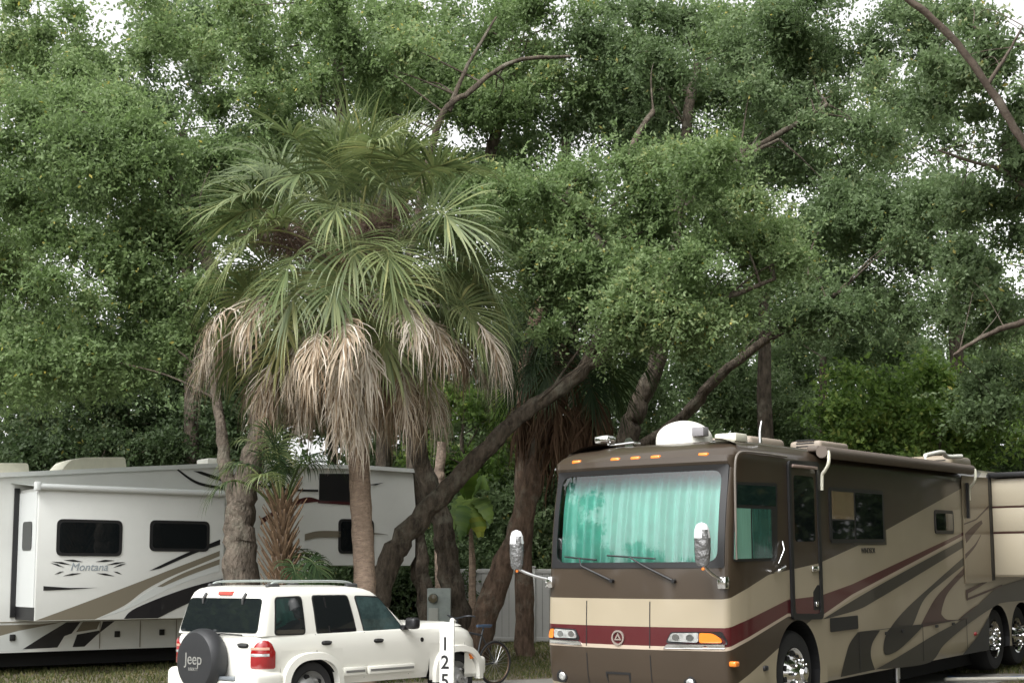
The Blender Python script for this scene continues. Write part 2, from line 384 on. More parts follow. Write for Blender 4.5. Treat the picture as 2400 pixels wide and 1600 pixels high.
def stalk(mb, rng, o, c, rad, n, tint):
    """feathery old flower stalk: an arching stem that ends in a cloud of fine branchlets"""
    o, c = Vector(o), Vector(c)
    mb.tube(catmull([o, o.lerp(c, .5) + Vector((0, 0, .25)), c], 5), .012, 4, tint=tint)
    for i in range(n):
        s = o.lerp(c, rng.uniform(.55, 1)) + Vector((0, 0, .1)); d = Vector((rng.gauss(0, 1), rng.gauss(0, 1), rng.gauss(-.1, .8))).normalized() * rad * rng.uniform(.4, 1)
        e = s + d; m = s + d * .5 + Vector((0, 0, .05)); w = Vector((rng.gauss(0, 1), rng.gauss(0, 1), rng.gauss(0, 1))).normalized() * .0045
        mb.add([s - w, s + w, m + w, m - w, e + w * .5, e - w * .5], [(0, 1, 2, 3), (3, 2, 4, 5)], 0, max(0, min(1, tint + rng.gauss(0, .25))))

rg = random.Random(11)
PY = 20.5
pb = ground_at(845, PY); pt = at(812, 655, PY)
palm = thing("cabbage_palm", "tall cabbage palm with a skirt of hanging tan dead fronds behind the white car", "palm tree", pb)
top = pt - pb
tb = MB()
tp = catmull([Vector((0, 0, 0)), (at(838, 1340, PY) - pb), (at(826, 1100, PY) - pb), (at(818, 880, PY) - pb), top, top + Vector((0, 0, .5))], 14)
tb.tube(tp, [lerp(.165, .15, i / len(tp)) * (1 + .035 * math.sin(i * 1.9) + .02 * math.sin(i * 5.1)) for i in range(len(tp))], 18)
tb.build("trunk", M_palmtrunk, palm, 60)
bt = MB()
for i in range(90):
    a = rg.uniform(0, 6.28); z = rg.uniform(-.9, .45); o = top + Vector((math.cos(a) * .12, math.sin(a) * .12, z)); e = o + Vector((math.cos(a) * .16, math.sin(a) * .16, .28))
    bt.tube([o, o.lerp(e, .6) + Vector((0, 0, .03)), e], [.045, .035, .012], 4, tint=0)
bt.build("leaf_bases", M_boot, palm, 40)
def green(az, el, pet=1.5, bl=1.15, bend=.45, tint=.45, **k):
    m = MB(); frond(m, rg, top + Vector((math.cos(az) * .08, math.sin(az) * .08, rg.uniform(-.1, .25))), az, el, pet, bl, bend, tint, **k)
    m.build("frond", M_frond, palm, 0, recalc=False, tint=True)
n = 0
for el, cnt, pet, bend, tn in ((82, 9, 1.65, .2, .38), (64, 15, 1.75, .3, .42), (44, 16, 1.65, .4, .42), (22, 16, 1.65, .42, .48), (2, 14, 1.55, .42, .54), (-22, 9, 1.3, .4, .62)):
    for i in range(cnt):
        az = 2 * math.pi * (i + rg.uniform(-.3, .3)) / cnt + el
        green(az, R(el + rg.uniform(-9, 9)), pet * rg.uniform(.88, 1.1), rg.uniform(.95, 1.2), bend, tn + rg.gauss(0, .07), sag=.085 + .05 * (el < 30) + .03 * rg.random(), nl=50, wid=.036, spread=132, fold=.32)
dk = 0
def dead(az, el, pet, bl, bend, tint, **k):
    m = MB(); frond(m, rg, top + Vector((math.cos(az) * .1, math.sin(az) * .1, -.25)), az, el, pet, bl, bend, tint, dead=True, fold=.1, **k)
    m.build("dead_frond", M_dead, palm, 0, recalc=False, tint=True)
for az, el, pet in ((265, -62, 1.55), (283, -58, 1.6)):     # the two pale folded fronds on long bare stems in front
    dead(R(az), R(el), pet, .95, .5, .85, nl=90, spread=34, sag=.16, wid=.022)
for cnt, e0, e1, p0, p1, t0, t1, sp in ((17, -14, 8, 1.75, 2.15, .5, 1., 60), (15, -36, -18, 1.5, 1.9, .35, 1., 50), (12, -55, -42, 1.25, 1.7, .15, .95, 45), (6, -75, -62, .9, 1.2, .05, .4, 50)):
    for i in range(cnt):
        az = 2 * math.pi * (i + rg.uniform(-.3, .3)) / cnt + e0
        dead(az, R(rg.uniform(e0, e1)), rg.uniform(p0, p1), (rg.uniform(.75, 1.05) if e0 > -50 else rg.uniform(.6, .85)), .42 if e0 > -20 else (.55 if e0 > -40 else .8), rg.uniform(t0, t1), spread=sp * rg.uniform(.8, 1.4), sag=.40, nl=80, wid=.021)
for (x, y, dy, rad) in ((630, 540, -.7, .55), (925, 490, -.8, .6), (860, 530, -.9, .5), (590, 560, -.3, .45)):
    m = MB(); c = at(x, y, PY + dy) - pb; stalk(m, rg, top + Vector((0, 0, .1)), c, rad, 420, .5); m.build("flower_stalk", M_fuzz, palm, 0, recalc=False, tint=True)

# second palm, dark, behind the leaning oak; its trunk leans to the left going down
PY2 = 24.5
pb2 = Vector((at(1085, 1480, PY2).x, PY2, gz(PY2) - .1)); top2 = at(1300, 800, PY2) - pb2
palm2 = thing("cabbage_palm", "shaded palm on a slanting reddish trunk with brown hanging fronds beside the motorhome", "palm tree", pb2)
tb = MB(); limb(tb, [Vector((0, 0, 0)), at(1110, 1420, PY2) - pb2, at(1185, 1240, PY2) - pb2, at(1240, 1050, PY2) - pb2, at(1280, 900, PY2) - pb2, top2], .25, .17, 31, 16)
tb.build("trunk", M_barkr, palm2, 60)
for i in range(26):
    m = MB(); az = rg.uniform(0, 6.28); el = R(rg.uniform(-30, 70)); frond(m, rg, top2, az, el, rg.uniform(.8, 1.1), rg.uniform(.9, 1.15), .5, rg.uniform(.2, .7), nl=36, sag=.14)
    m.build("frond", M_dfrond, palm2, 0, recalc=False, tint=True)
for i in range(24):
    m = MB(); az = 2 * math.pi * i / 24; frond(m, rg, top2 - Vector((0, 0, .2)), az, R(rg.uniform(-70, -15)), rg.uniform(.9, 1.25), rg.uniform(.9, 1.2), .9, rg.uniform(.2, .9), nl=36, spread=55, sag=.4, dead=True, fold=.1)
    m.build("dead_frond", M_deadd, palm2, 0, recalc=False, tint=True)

# young palm in front of the travel trailer
PY3 = 19.6
pb3 = ground_at(650, PY3); top3 = at(648, 1185, PY3) - pb3
palm3 = thing("young_palm", "young palm with orange brown leaf bases and drooping green fronds before the trailer", "palm tree", pb3)
tb = MB(); tb.tube([(0, 0, 0), top3 * .5, top3, top3 + Vector((0, 0, .25))], [.10, .10, .09, .05], 12); tb.build("trunk", M_palmtrunk, palm3, 60)
bt = MB()
for i in range(210):
    k = i / 210; a = i * 2.4; z = .3 + (top3.z - .1) * k; o = top3 * (z / top3.z) + Vector((math.cos(a) * .08, math.sin(a) * .08, 0)); ln = rg.uniform(.25, .46)
    e = o + Vector((math.cos(a) * ln * .62, math.sin(a) * ln * .62, ln * .95)); w = Vector((-math.sin(a), math.cos(a), 0))
    bt.add([o - w * .03, o + w * .03, e + w * .009, e - w * .009, o - w * .03 + Vector((0, 0, .03)), o + w * .03 + Vector((0, 0, .03)), e + w * .009 + Vector((0, 0, .02)), e - w * .009 + Vector((0, 0, .02))],
           [(0, 1, 2, 3), (7, 6, 5, 4), (0, 3, 7, 4), (1, 5, 6, 2), (3, 2, 6, 7)])
bt.build("leaf_bases", M_boot, palm3, 0)
for i in range(15):
    m = MB(); az = rg.uniform(0, 6.28); el = R(rg.choice((86, 82, 78, 72, 66, 60, 50)) + rg.uniform(-5, 5))
    frond(m, rg, top3, az, el, rg.uniform(.55, .9), rg.uniform(.5, .7), .5, rg.uniform(.3, .8), nl=30, sag=.3, wid=.022)
    m.build("frond", M_dfrond if i % 3 else M_frond, palm3, 0, recalc=False, tint=True)
for i in range(4):
    m = MB(); frond(m, rg, top3 * .75, R(-60 + i * 40), R(8 + 10 * i), .45, .5, .5, .5, nl=24, sag=.2); m.build("frond", M_dfrond, palm3, 0, recalc=False, tint=True)

# ------------------------------------------------------------------ oaks
Y1 = 20.6
tree("live_oak", "grey barked live oak forking low in front of the white trailer", [
    ([ground_at(560, Y1)] + P((555, 1330, Y1), (552, 1220, Y1), (560, 1140, Y1), (585, 1040, Y1), (600, 900, Y1 + .5), (520, 700, Y1 + 1), (420, 480, Y1 + 1.5), (300, 300, Y1 + 2)), .29, .09),
    (P((548, 1170, Y1), (520, 1090, Y1 - .1), (510, 1000, Y1), (490, 880, Y1 + .6), (430, 740, Y1 + 1.4), (330, 600, Y1 + 2)), .14, .03),
], fill(at(190, 420, 22), (2.6, 1.8, 1.5), 34, (.5, .85), 1) + fill(at(220, 700, 21.5), (1.9, 1.5, 1.3), 24, (.45, .75), 2) + fill(at(30, 800, 22), (1.2, 1.2, 1.1), 9, (.45, .7), 3) + fill(at(-20, 620, 24), (.9, 1., 1.0), 12, (.5, .75), 203) + fill(at(90, 130, 24), (1.7, 1.5, 1.1), 10, (.4, .65), 33),
    .072, .040, 1.5, 100, M_barkg, M_oak)
Y3 = 22
tree("live_oak", "dark leaning oak whose trunk slants up to the right behind the palm", [
    ([ground_at(835, Y3)] + P((875, 1345, Y3), (925, 1240, Y3), (1000, 1150, Y3), (1110, 1040, Y3), (1190, 960, Y3), (1330, 860, Y3), (1450, 740, Y3 + .3), (1560, 600, Y3 + .5)), .225, .08),
    (P((1330, 860, Y3), (1400, 700, Y3), (1380, 560, Y3), (1300, 450, Y3)), .10, .04),
    (P((1450, 740, Y3 + .3), (1620, 700, Y3 + .3), (1780, 640, Y3 + .3)), .08, .03),
], fill(at(1500, 530, 22.3), (2.4, 1.7, 1.5), 40, (.5, .85), 4) + fill(at(1230, 500, 22.5), (.9, 1.1, .9), 8, (.45, .7), 5) + fill(at(1480, 740, 21.8), (1.9, 1.2, .7), 16, (.4, .6), 6),
    .072, .040, 1.45, 200, M_bark, M_oak, tmean=.52)
Y4 = 25
tree("live_oak", "tall dark oak trunk crossed by the leaning trunk near the trailer nose", [
    ([ground_at(1068, Y4)] + P((1058, 1440, Y4), (1030, 1300, Y4), (1015, 1200, Y4), (975, 1090, Y4), (948, 980, Y4), (900, 800, Y4 + 1), (830, 500, Y4 + 1.5), (780, 220, Y4 + 2), (770, 0, Y4 + 2)), .25, .10),
    (P((900, 800, Y4 + 1), (960, 500, Y4 + 1.5), (1010, 275, Y4 + 1), (1080, 210, Y4 + 1), (1180, 142, Y4 + 1), (1310, 130, Y4 + 1)), .10, .03),
    (P((1030, 255, Y4 + 1), (1075, 150, Y4 + 1), (1140, 40, Y4 + 1.3)), .06, .02),
], fill(at(640, 120, 27), (3.9, 1.8, 1.5), 36, (.45, .8), 7) + fill(at(620, 430, 28.5), (2.6, 1.2, 1.6), 20, (.6, .9), 8) + fill(at(1000, 330, 28.5), (2., 1.2, 1.6), 14, (.55, .85), 88),
    .09, .048, 1.25, 300, M_bark, M_oak)
Y5 = 27
tree("live_oak", "slim dark oak trunk standing left of the utility box by the fence", [
    ([ground_at(990, Y5)] + P((985, 1440, Y5), (968, 1300, Y5), (955, 1180, Y5), (960, 950, Y5), (1050, 650, Y5 + 1), (1130, 350, Y5 + 2), (1180, 100, Y5 + 2)), .21, .10),
], fill(at(1200, 130, 29), (3.2, 1.6, 1.5), 30, (.55, .9), 9) + fill(at(1180, 560, 28.5), (1.6, 1.2, 1.9), 14, (.55, .85), 10),
    .095, .05, 1.2, 400, M_bark, M_oak)
Y8 = 26.5
tree("live_oak", "oak rising behind the motorhome with a long limb arching to the right", [
    ([ground_at(1400, Y8)] + P((1415, 1200, Y8), (1445, 1000, Y8), (1470, 920, Y8), (1510, 820, Y8), (1540, 640, Y8), (1560, 420, Y8 + 1), (1600, 150, Y8 + 2)), .27, .10),
    (P((1440, 1050, Y8 - .2), (1560, 965, Y8 - .5), (1640, 875, Y8 - .8), (1770, 772, Y8 - 1), (1880, 700, Y8 - 1), (1930, 670, Y8 - 1)), .15, .04),
    (P((1440, 420, Y8 - 1), (1455, 330, Y8 - .8), (1500, 255, Y8)), .07, .05),
    (P((1560, 420, Y8 + 1), (1750, 330, Y8 + .5), (1900, 240, Y8 + .5)), .09, .04),
    (P((1550, 500, Y8 + 1), (1680, 380, Y8 + .2), (1790, 320, Y8)), .07, .03),
], fill(at(1620, 190, 28.5), (3.6, 1.8, 1.7), 40, (.55, .9), 12) + fill(at(2020, 560, 27), (1.9, 1.5, 1.7), 34, (.5, .8), 13) + fill(at(1880, 690, 25.2), (1.1, .6, .6), 16, (.3, .5), 113) + fill(at(1880, 330, 28), (1.6, 1.4, 1.2), 14, (.5, .8), 14) + fill(at(1950, 80, 28), (2.2, 1.4, 1.0), 16, (.5, .8), 44),
    .09, .048, 1.2, 500, M_bark, M_oakd)
Y6 = 26
tree("live_oak", "straight brown trunk in front of the grey fence just left of the motorhome", [
    ([ground_at(1206, Y6)] + P((1206, 1400, Y6), (1203, 1200, Y6), (1205, 1000, Y6), (1215, 800, Y6), (1290, 550, Y6 + .5)), .19, .14),
], fill(at(1330, 560, 26.5), (1.5, 1.2, 1.3), 10, (.5, .8), 15), .105, .055, 1.2, 600, M_barkr, M_oakd)
# tree at the right edge: its trunk stands outside the picture, its bare brown bough hangs into it; an unseen crown is added to shade the motorhome
rb = Vector((9.6, 16.5, gz(16.5) - .1))
tree("oak_tree", "sparse oak at the right edge with a bare reddish bough slanting across the sky and an unseen added shade crown", [
    ([rb, rb + Vector((.1, 0, 3)), rb + Vector((-.1, .2, 5.5)), rb + Vector((.3, 0, 8.2))], .32, .2),
    (P((2600, 700, 17.5), (2420, 430, 18), (2352, 330, 18), (2270, 200, 18), (2185, 85, 18), (2080, -5, 18), (1980, -60, 18)), .066, .042),
    (P((2560, 300, 18.5), (2400, 130, 19), (2300, 95, 19), (2235, 60, 19)), .06, .02),
    (P((2560, 520, 19), (2380, 440, 20), (2300, 390, 20), (2235, 372, 20), (2155, 345, 20)), .06, .015),
    (P((2640, 760, 19), (2420, 735, 20), (2330, 745, 20), (2255, 775, 20), (2190, 815, 20)), .085, .02),
    (P((2265, 200, 18), (2310, 130, 18.2), (2350, 60, 18.4)), .035, .012),
], fill(at(2250, 660, 22), (.9, 1.2, .8), 14, (.3, .5), 16) + fill(at(2330, 300, 20.5), (.7, 1, .7), 8, (.25, .45), 17) + fill(at(2200, 110, 19.5), (1.0, .8, .9), 14, (.22, .42), 117) + fill(at(2320, 480, 20.5), (.8, .8, .6), 10, (.22, .42), 118) + fill(at(2130, 200, 23), (1., 1, .9), 6, (.3, .5), 18)
    + fill(at(2300, 900, 22), (.8, .8, .6), 6, (.3, .5), 19),
    .085, .045, 1.7, 700, M_barkb, M_oakd, twig=.009, big=[q for q in fill((10.6, 12.0, 4.8), (2.5, 6.0, 4.0), 120, (1.0, 1.4), 20) if q[0][0] > .375 * q[0][1] + 2.6] + [q for q in fill((10, 12.5, 11.6), (4.5, 5.0, 1.3), 70, (1.1, 1.5), 21) if q[0][0] > .375 * q[0][1] + 2.6 or q[0][2] > 1.75 + .43 * q[0][1] + 2.4])
# farther trees
tree("camphor_tree", "bright green bushy tree showing above the rear roof of the motorhome", [
    ([ground_at(2150, 31), at(2150, 1200, 31), at(2160, 950, 31)], .15, .06)], fill(at(2110, 960, 31), (2.8, 1.2, 1.2), 32, (.45, .8), 21), .13, .075, 1.4, 800, M_bark, M_lime, tmean=.55)
tree("small_tree", "light green leafy tree glimpsed between the crossing trunks beyond the fence", [
    ([ground_at(1080, 33), at(1075, 1200, 33), at(1060, 1000, 33)], .1, .05)], fill(at(1070, 1020, 33), (1.3, .9, 1.6), 16, (.45, .7), 22), .14, .075, 1.4, 850, M_bark, M_lime)
FAR = [(-330, 34, 780, 4.2, 3.6, "dense oak filling the far left corner behind the trailer"), (280, 33, 900, 3.4, 2.6, "dark thicket oak rising just behind the trailer roof vents"),
       (760, 36, 800, 3.4, 3.2, "distant oak behind the tall cabbage palm"), (1350, 38, 850, 3.4, 3.4, "distant oak behind the brown hanging fronds of the shaded palm"),
       (1880, 39, 820, 3.6, 2.8, "distant oak above the middle of the motorhome roof"), (2500, 36, 760, 3.6, 3.2, "distant oak at the far right beyond the motorhome tail")]
CAN = [(-60, 31, 230, 3.6, 3.2, 32, "tall oak whose crown fills the upper left corner"), (420, 32, 300, 3.4, 3.4, 34, "tall oak standing behind the left shoulder of the cabbage palm"),
       (860, 33, 260, 3.4, 3.6, 34, "tall oak directly behind the top of the cabbage palm"), (1300, 32, 260, 3.4, 3.6, 36, "tall oak whose crown fills the top centre right of the palm"),
       (1740, 33, 330, 3.6, 3.8, 46, "tall oak whose crown stands above the front of the motorhome"), (2180, 32, 420, 3.0, 3.0, 18, "thin crowned tall oak above the rear of the motorhome"), (2420, 30, 640, 2.0, 2.8, 11, "thin crowned oak at the right edge above the slide out")]
for i, (x, Y, y, rx, rz, nc, lab) in enumerate(CAN):
    tree("tall_oak", lab, [([ground_at(x, Y), at(x + 20, 1000, Y), at(x, y, Y)], .28, .1)], fill(at(x, y, Y), (rx, 1.6, rz), nc, (.75, 1.15), 130 + i), .12, .065, (.9, .8, .8, .85, .9, .55, .5)[i], 2000 + 40 * i, M_bark, (M_oak, M_oakd)[i % 2], group="tall oaks behind the campsite")
for i, (x, Y, y, rx, rz, lab) in enumerate(FAR):
    tree("background_oak", lab, [([ground_at(x, Y), at(x, 1250, Y), at(x + 10, y, Y)], .25, .1)], fill(at(x, y, Y), (rx, 1.8, rz), (34, 34, 34, 34, 32, 16)[i], (.8, 1.2), 30 + i),
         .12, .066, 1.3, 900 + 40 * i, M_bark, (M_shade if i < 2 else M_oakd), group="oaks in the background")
for i, (x, y, Y, rx, rz, lab) in enumerate([(200, 1110, 31, 4.5, 1.1, "dark hedge bush directly behind the trailer"), (1330, 1180, 33, 3.2, 1.4, "dark understorey bush behind the fence at the motorhome nose"), (960, 1180, 34, 2.6, 1.3, "dark bush behind the trailer nose"), (880, 1330, 30.5, 1.6, .9, "low dark bush under the raised nose of the trailer"), (1130, 1230, 32, 1.6, 1.1, "dark bush rising above the fence between the leaning trunks"), (2380, 1060, 34, 2.4, 1.5, "dark bush behind the slide out at the right edge")]):
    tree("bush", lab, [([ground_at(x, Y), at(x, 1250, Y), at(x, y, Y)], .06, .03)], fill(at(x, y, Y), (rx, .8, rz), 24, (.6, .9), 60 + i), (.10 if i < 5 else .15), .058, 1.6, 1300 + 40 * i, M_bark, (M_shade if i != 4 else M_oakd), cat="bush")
# unseen trees, added to mirror in glass and paint and shade the motorhome
for i, (x, y, h, lab) in enumerate([(-30, 2, 8.5, "broad dark tree mirrored in the middle of the motorhome windshield"), (-29, 9, 7.5, "dark tree mirrored in the right part of the white car's rear window"), (-27, -6, 8, "dark tree mirrored in the left part of the white car's rear window"), (13, 2.5, 11, "unseen dark tree added at the right to shade the motorhome"), (8, -6, 15, "tall unseen tree added behind the camera to shade the long side of the motorhome"), (1.5, -9, 15, "tall unseen tree added straight behind the camera to shade the motorhome door"),
        (16.5, 21, 9, "dark tree mirrored in the glossy brown paint behind the motorhome door"), (19, 27, 10, "dark tree mirrored in the glossy paint near the rear wheels of the motorhome"), (17, 15.5, 9, "dark tree mirrored in the motorhome paint ahead of the slide out"), (-15.5, 15.8, 9.5, "dark tree mirrored in the middle of the white car's rear window")]):
    z0 = gz(y) - .1; tree("unseen_tree", lab, [([(x, y, z0), (x + .2, y, h * .4), (x, y + .2, h * .7)], .3, .12)], fill((x, y, h * .58), (3.2, 3.6, h * .38), 40, (.8, 1.3), 70 + i), .3, .17, 1.6, 1500 + 40 * i, M_bark, M_oakd, group="unseen trees added for reflections and shade")
wc = [((rg.uniform(-34, 40), rg.uniform(46, 54), .6 + rg.random() ** .8 * (9.5 if k % 3 else 8)), rg.uniform(1.1, 1.8)) for k in range(330)]
v, tt = leaves(wc, .34, .20, 1.3, 4242, .35, .40)
tag(fastmesh("distant_wood", v, tt, M_oakd), "dense wood closing the view far behind the fence and the campsite trees", "wood", kind="stuff")
# yellowing broad-leaved plant behind the leaning trunk
bY = 28.5; bb0 = ground_at(1085, bY)
ban = thing("broadleaf_plant", "broad leaved plant with yellow green leaves between the leaning trunks", "plant", bb0)
m = MB(); m.tube([(0, 0, 0), at(1085, 1290, bY) - bb0, at(1080, 1200, bY) - bb0], [.09, .07, .03], 8); m.build("stem", M_palmtrunk, ban)
for i, (ax_, az_, tx, tz, tn, w0) in enumerate([(1070, 1150, 1045, 1215, .15, .16), (1075, 1135, 1070, 1225, .3, .2), (1080, 1140, 1105, 1232, .35, .22), (1085, 1150, 1130, 1200, .2, .17), (1085, 1140, 1125, 1120, .1, .15), (1070, 1140, 1040, 1110, .1, .16), (1078, 1145, 1085, 1085, .15, .15), (1070, 1160, 1060, 1240, .05, .15)]):
    a = at(ax_, az_, bY - .1 * i) - bb0; e = at(tx, tz, bY - .5 - .1 * i) - bb0; d = e - a; N = Vector((.25, -1, .35)).normalized(); sd = d.cross(N).normalized()
    m = MB(); vs = []; ns = 14
    for j in range(ns + 1):
        t = j / ns; w = 1.1 * w0 * math.sin(math.pi * min(1, t * .9 + .06)) ** .7 * (1 + .12 * (-1) ** j); c = a + d * t + Vector((0, 0, .22 * math.sin(math.pi * t)))
        vs += [c - sd * w - N * .05, c, c + sd * w - N * .05]
    for j in range(ns): m.add([vs[3 * j + k] for k in range(6)], [(0, 1, 4, 3), (1, 2, 5, 4)], 0, min(1, tn + rg.uniform(-.08, .12) + .6 * max(0, j / ns - .5) * (i == 2)))
    m.build("leaf", M_banana, ban, 60, recalc=False, tint=True)
m = MB(); m.tube([at(1080, 1200, bY) - bb0, at(1078, 1130, bY) - bb0], [.03, .015], 6); m.build("stem", M_palmtrunk, ban)
# short dead trunk
dt0 = ground_at(1012, 29); dt = thing("dead_trunk", "pale broken dead trunk seen in the gap above the leaning oak", "tree trunk", dt0)
m = MB(); limb(m, [Vector((0, 0, 0)), at(1008, 1150, 29) - dt0, at(1010, 1080, 29) - dt0, at(1016, 1015, 29) - dt0], .10, .11, 5); m.build("trunk", mat("dead_wood", (.30, .23, .18), .95, var=.4, vscale=8, bump=.8, bscale=20), dt, 60)

# ------------------------------------------------------------------ fence and utility box
M_fence = mat("grey_vinyl", (.29, .29, .275), .6, var=.06, vscale=2)
fY = 30.; fz = gz(fY)
fence = thing("fence", "grey vinyl privacy fence behind the tree trunks", "fence", (0, fY, fz))
x = -1.95
while x < 5:
    m = MB(); m.box((x + .06, -.02, .06), (x + 2.34, .02, 1.56)); m.box((x + .06, -.035, 1.50), (x + 2.34, .035, 1.60), .008); m.box((x + .06, -.035, .03), (x + 2.34, .035, .13), .008)
    for k in range(1, 15): m.box((x + .06 + k * .152 - .003, -.024, .13), (x + .06 + k * .152 + .003, -.0205, 1.5), mi=1)
    m.build("panel", [M_fence, M_black], fence, 30)
    m = MB(); m.box((x - .06, -.06, -.05), (x + .06, .06, 1.62), .006); m.box((x - .075, -.075, 1.62), (x + .075, .075, 1.66), .015); m.build("post", M_fence, fence, 30)
    x += 2.4
uY = 24.6; ub = ground_at(1008, uY); ub.z = gz(uY)
ut = thing("utility_box", "grey electric hookup box with a round meter between two trunks", "electric box", ub)
M_util = mat("galvanised_paint", (.30, .34, .32), .5, var=.12, vscale=8)
zt = (at(1005, 1350, uY) - ub).z; m = MB(); m.box((-.20, -.1, .25), (.22, .1, zt), .015); m.box((-.16, -.05, -.05), (-.08, .05, .3)); m.box((.1, -.05, -.05), (.18, .05, .3)); m.build("cabinet", M_util, ut, 30)
m = MB(); m.box((-.17, -.125, .3), (.0, -.102, zt - .35), .008); m.build("cover_panel", mat("pale_panel", (.42, .43, .39), .5), ut, 30)
m = MB(); m.lathe([(.09, 0), (.09, .05), (.07, .1), (.02, .11)], (-.09, -.1, zt - .18), (0, -1, 0), 20); m.build("meter", mat("meter_glass", (.12, .1, .06), .15, coat=.5), ut, 40)

# ------------------------------------------------------------------ motorhome
RVW, RVL = 2.48, 12.2
def curve_mask(n, sep, pts, zscale=4.):
    """height limit over the length of the side as a float curve; returns socket of (limit - z)"""
    mr = n.nodes.new("ShaderNodeMapRange"); mr.inputs[1].default_value = -1; mr.inputs[2].default_value = 13; n.links.new(sep.outputs[0], mr.inputs[0])
    fc = n.nodes.new("ShaderNodeFloatCurve"); c = fc.mapping.curves[0]
    while len(c.points) < len(pts): c.points.new(.5, .5)
    for q, (u, z) in zip(c.points, pts): q.location = ((u + 1) / 14, z / zscale); q.handle_type = 'VECTOR'
    fc.mapping.update(); n.links.new(mr.outputs[0], fc.inputs['Value'])
    mu = n.nodes.new("ShaderNodeMath"); mu.operation = 'MULTIPLY'; mu.inputs[1].default_value = zscale; n.links.new(fc.outputs[0], mu.inputs[0])
    lt = n.nodes.new("ShaderNodeMath"); lt.operation = 'LESS_THAN'; n.links.new(sep.outputs[2], lt.inputs[0]); n.links.new(mu.outputs[0], lt.inputs[1])
    return lt.outputs[0]
BROWN, CREAM, BURG, TRIM = (.050, .036, .024), (.35, .30, .215), (.075, .010, .012), (.46, .38, .30)
def livery():
    m, n, p = nodes("motorhome_livery"); p.inputs['Roughness'].default_value = .4; p.inputs['Specular IOR Level'].default_value = .3; p.inputs['Coat Weight'].default_value = .4; p.inputs['Coat Roughness'].default_value = .06
    tc = n.nodes.new("ShaderNodeTexCoord"); sep = n.nodes.new("ShaderNodeSeparateXYZ"); n.links.new(tc.outputs['Object'], sep.inputs[0])
    A = curve_mask(n, sep, [(-1, 1.40), (-.06, 1.42), (.88, 1.67), (2.3, 1.79), (3.5, 2.0), (7.4, 2.83), (9, 3.2), (13, 3.9)])
    B = curve_mask(n, sep, [(-1, 1.085), (-.06, 1.11), (1.37, 1.37), (2.3, 1.39), (3.24, 1.5), (7.46, 2.17), (9, 2.47), (13, 3.3)])
    C = curve_mask(n, sep, [(-1, .865), (-.06, .90), (1.36, 1.21), (2.28, 1.14), (3.23, 1.37), (7.45, 2.12), (9, 2.45), (13, 3.28)])
    D = curve_mask(n, sep, [(-1, .80), (-.06, .86), (1.36, 1.175), (2.28, 1.10), (3.23, 1.33), (7.45, 2.08), (9, 2.41), (13, 3.25)])
    E = curve_mask(n, sep, [(-1, .1), (-.1, .40), (.09, .5), (1.07, .82), (2.3, 1.2), (2.31, 1.4), (3, 4), (13, 4)])
    last = None
    for fac, col in ((None, BROWN), (A, CREAM), (B, BURG), (C, TRIM), (D, BROWN), (E, CREAM)):
        if fac is None: last = (*col, 1); continue
        mx = n.nodes.new("ShaderNodeMix"); mx.data_type = 'RGBA'
        if fac is E:                       # the cream skirt only lies below the thin trim line
            mn = n.nodes.new("ShaderNodeMath"); mn.operation = 'MINIMUM'; n.links.new(E, mn.inputs[0]); n.links.new(D, mn.inputs[1]); fac = mn.outputs[0]
        n.links.new(fac, mx.inputs[0]); mx.inputs[7].default_value = (*col, 1)
        if isinstance(last, tuple): mx.inputs[6].default_value = last
        else: n.links.new(last, mx.inputs[6])
        last = mx.outputs[2]
    nz = n.nodes.new("ShaderNodeTexNoise"); nz.inputs['Scale'].default_value = 1.5; n.links.new(tc.outputs['Object'], nz.inputs['Vector'])
    mr = n.nodes.new("ShaderNodeMapRange"); mr.inputs[3].default_value = .88; mr.inputs[4].default_value = 1.1; n.links.new(nz.outputs[0], mr.inputs[0])
    ml = n.nodes.new("ShaderNodeMix"); ml.data_type = 'RGBA'; ml.blend_type = 'MULTIPLY'; ml.inputs[0].default_value = 1
    n.links.new(last, ml.inputs[6]); n.links.new(mr.outputs[0], ml.inputs[7]); n.links.new(ml.outputs[2], p.inputs['Base Color'])
    return m
M_liv = livery()
M_brown = mat("brown_paint", BROWN, .3, coat=.6); M_rvcream = mat("cream_paint", CREAM, .35, coat=.4)
M_burg = mat("burgundy_paint", BURG, .3, coat=.6)
rv = thing("motorhome", "brown and cream class A motorhome with teal curtains behind its big windshield", "motorhome", (2.44, 15.1, .06), (0, -.02, R(53)))
FRONT = [(.33, -.06), (.40, -.12), (.55, -.155), (.80, -.175), (.865, -.178), (1.085, -.17), (1.22, -.165), (1.40, -.155), (1.62, -.14), (1.80, -.12), (2.15, -.085), (2.5, -.03), (2.88, .06), (2.95, .02), (3.02, .03), (3.09, .13), (3.16, .30), (3.22, .56), (3.255, .95)]
INS = {.33: .03, 3.02: .0, 3.09: .03, 3.16: .10, 3.22: .26, 3.255: .5}
BOW, CR = .10, .12
def rvf(y, z, off=0.):
    """point of the front at height z, distance off in front of it"""
    x = interp(z, FRONT, 1) + BOW * ((y - RVW / 2) / (RVW / 2)) ** 2
    e = min(y, RVW - y)
    if e < CR: x += CR - math.sqrt(max(0, CR * CR - (CR - max(e, 0)) ** 2))
    return Vector((x - off, y, z))
YW0, YW1 = .13, RVW - .13
fy = [CR + .01, .3, .6, .9, RVW / 2, RVW - .9, RVW - .6, RVW - .3, RVW - CR - .01]
sx = [RVL, 11.3, 9.68, 8.2, 2.4, .82, .35]
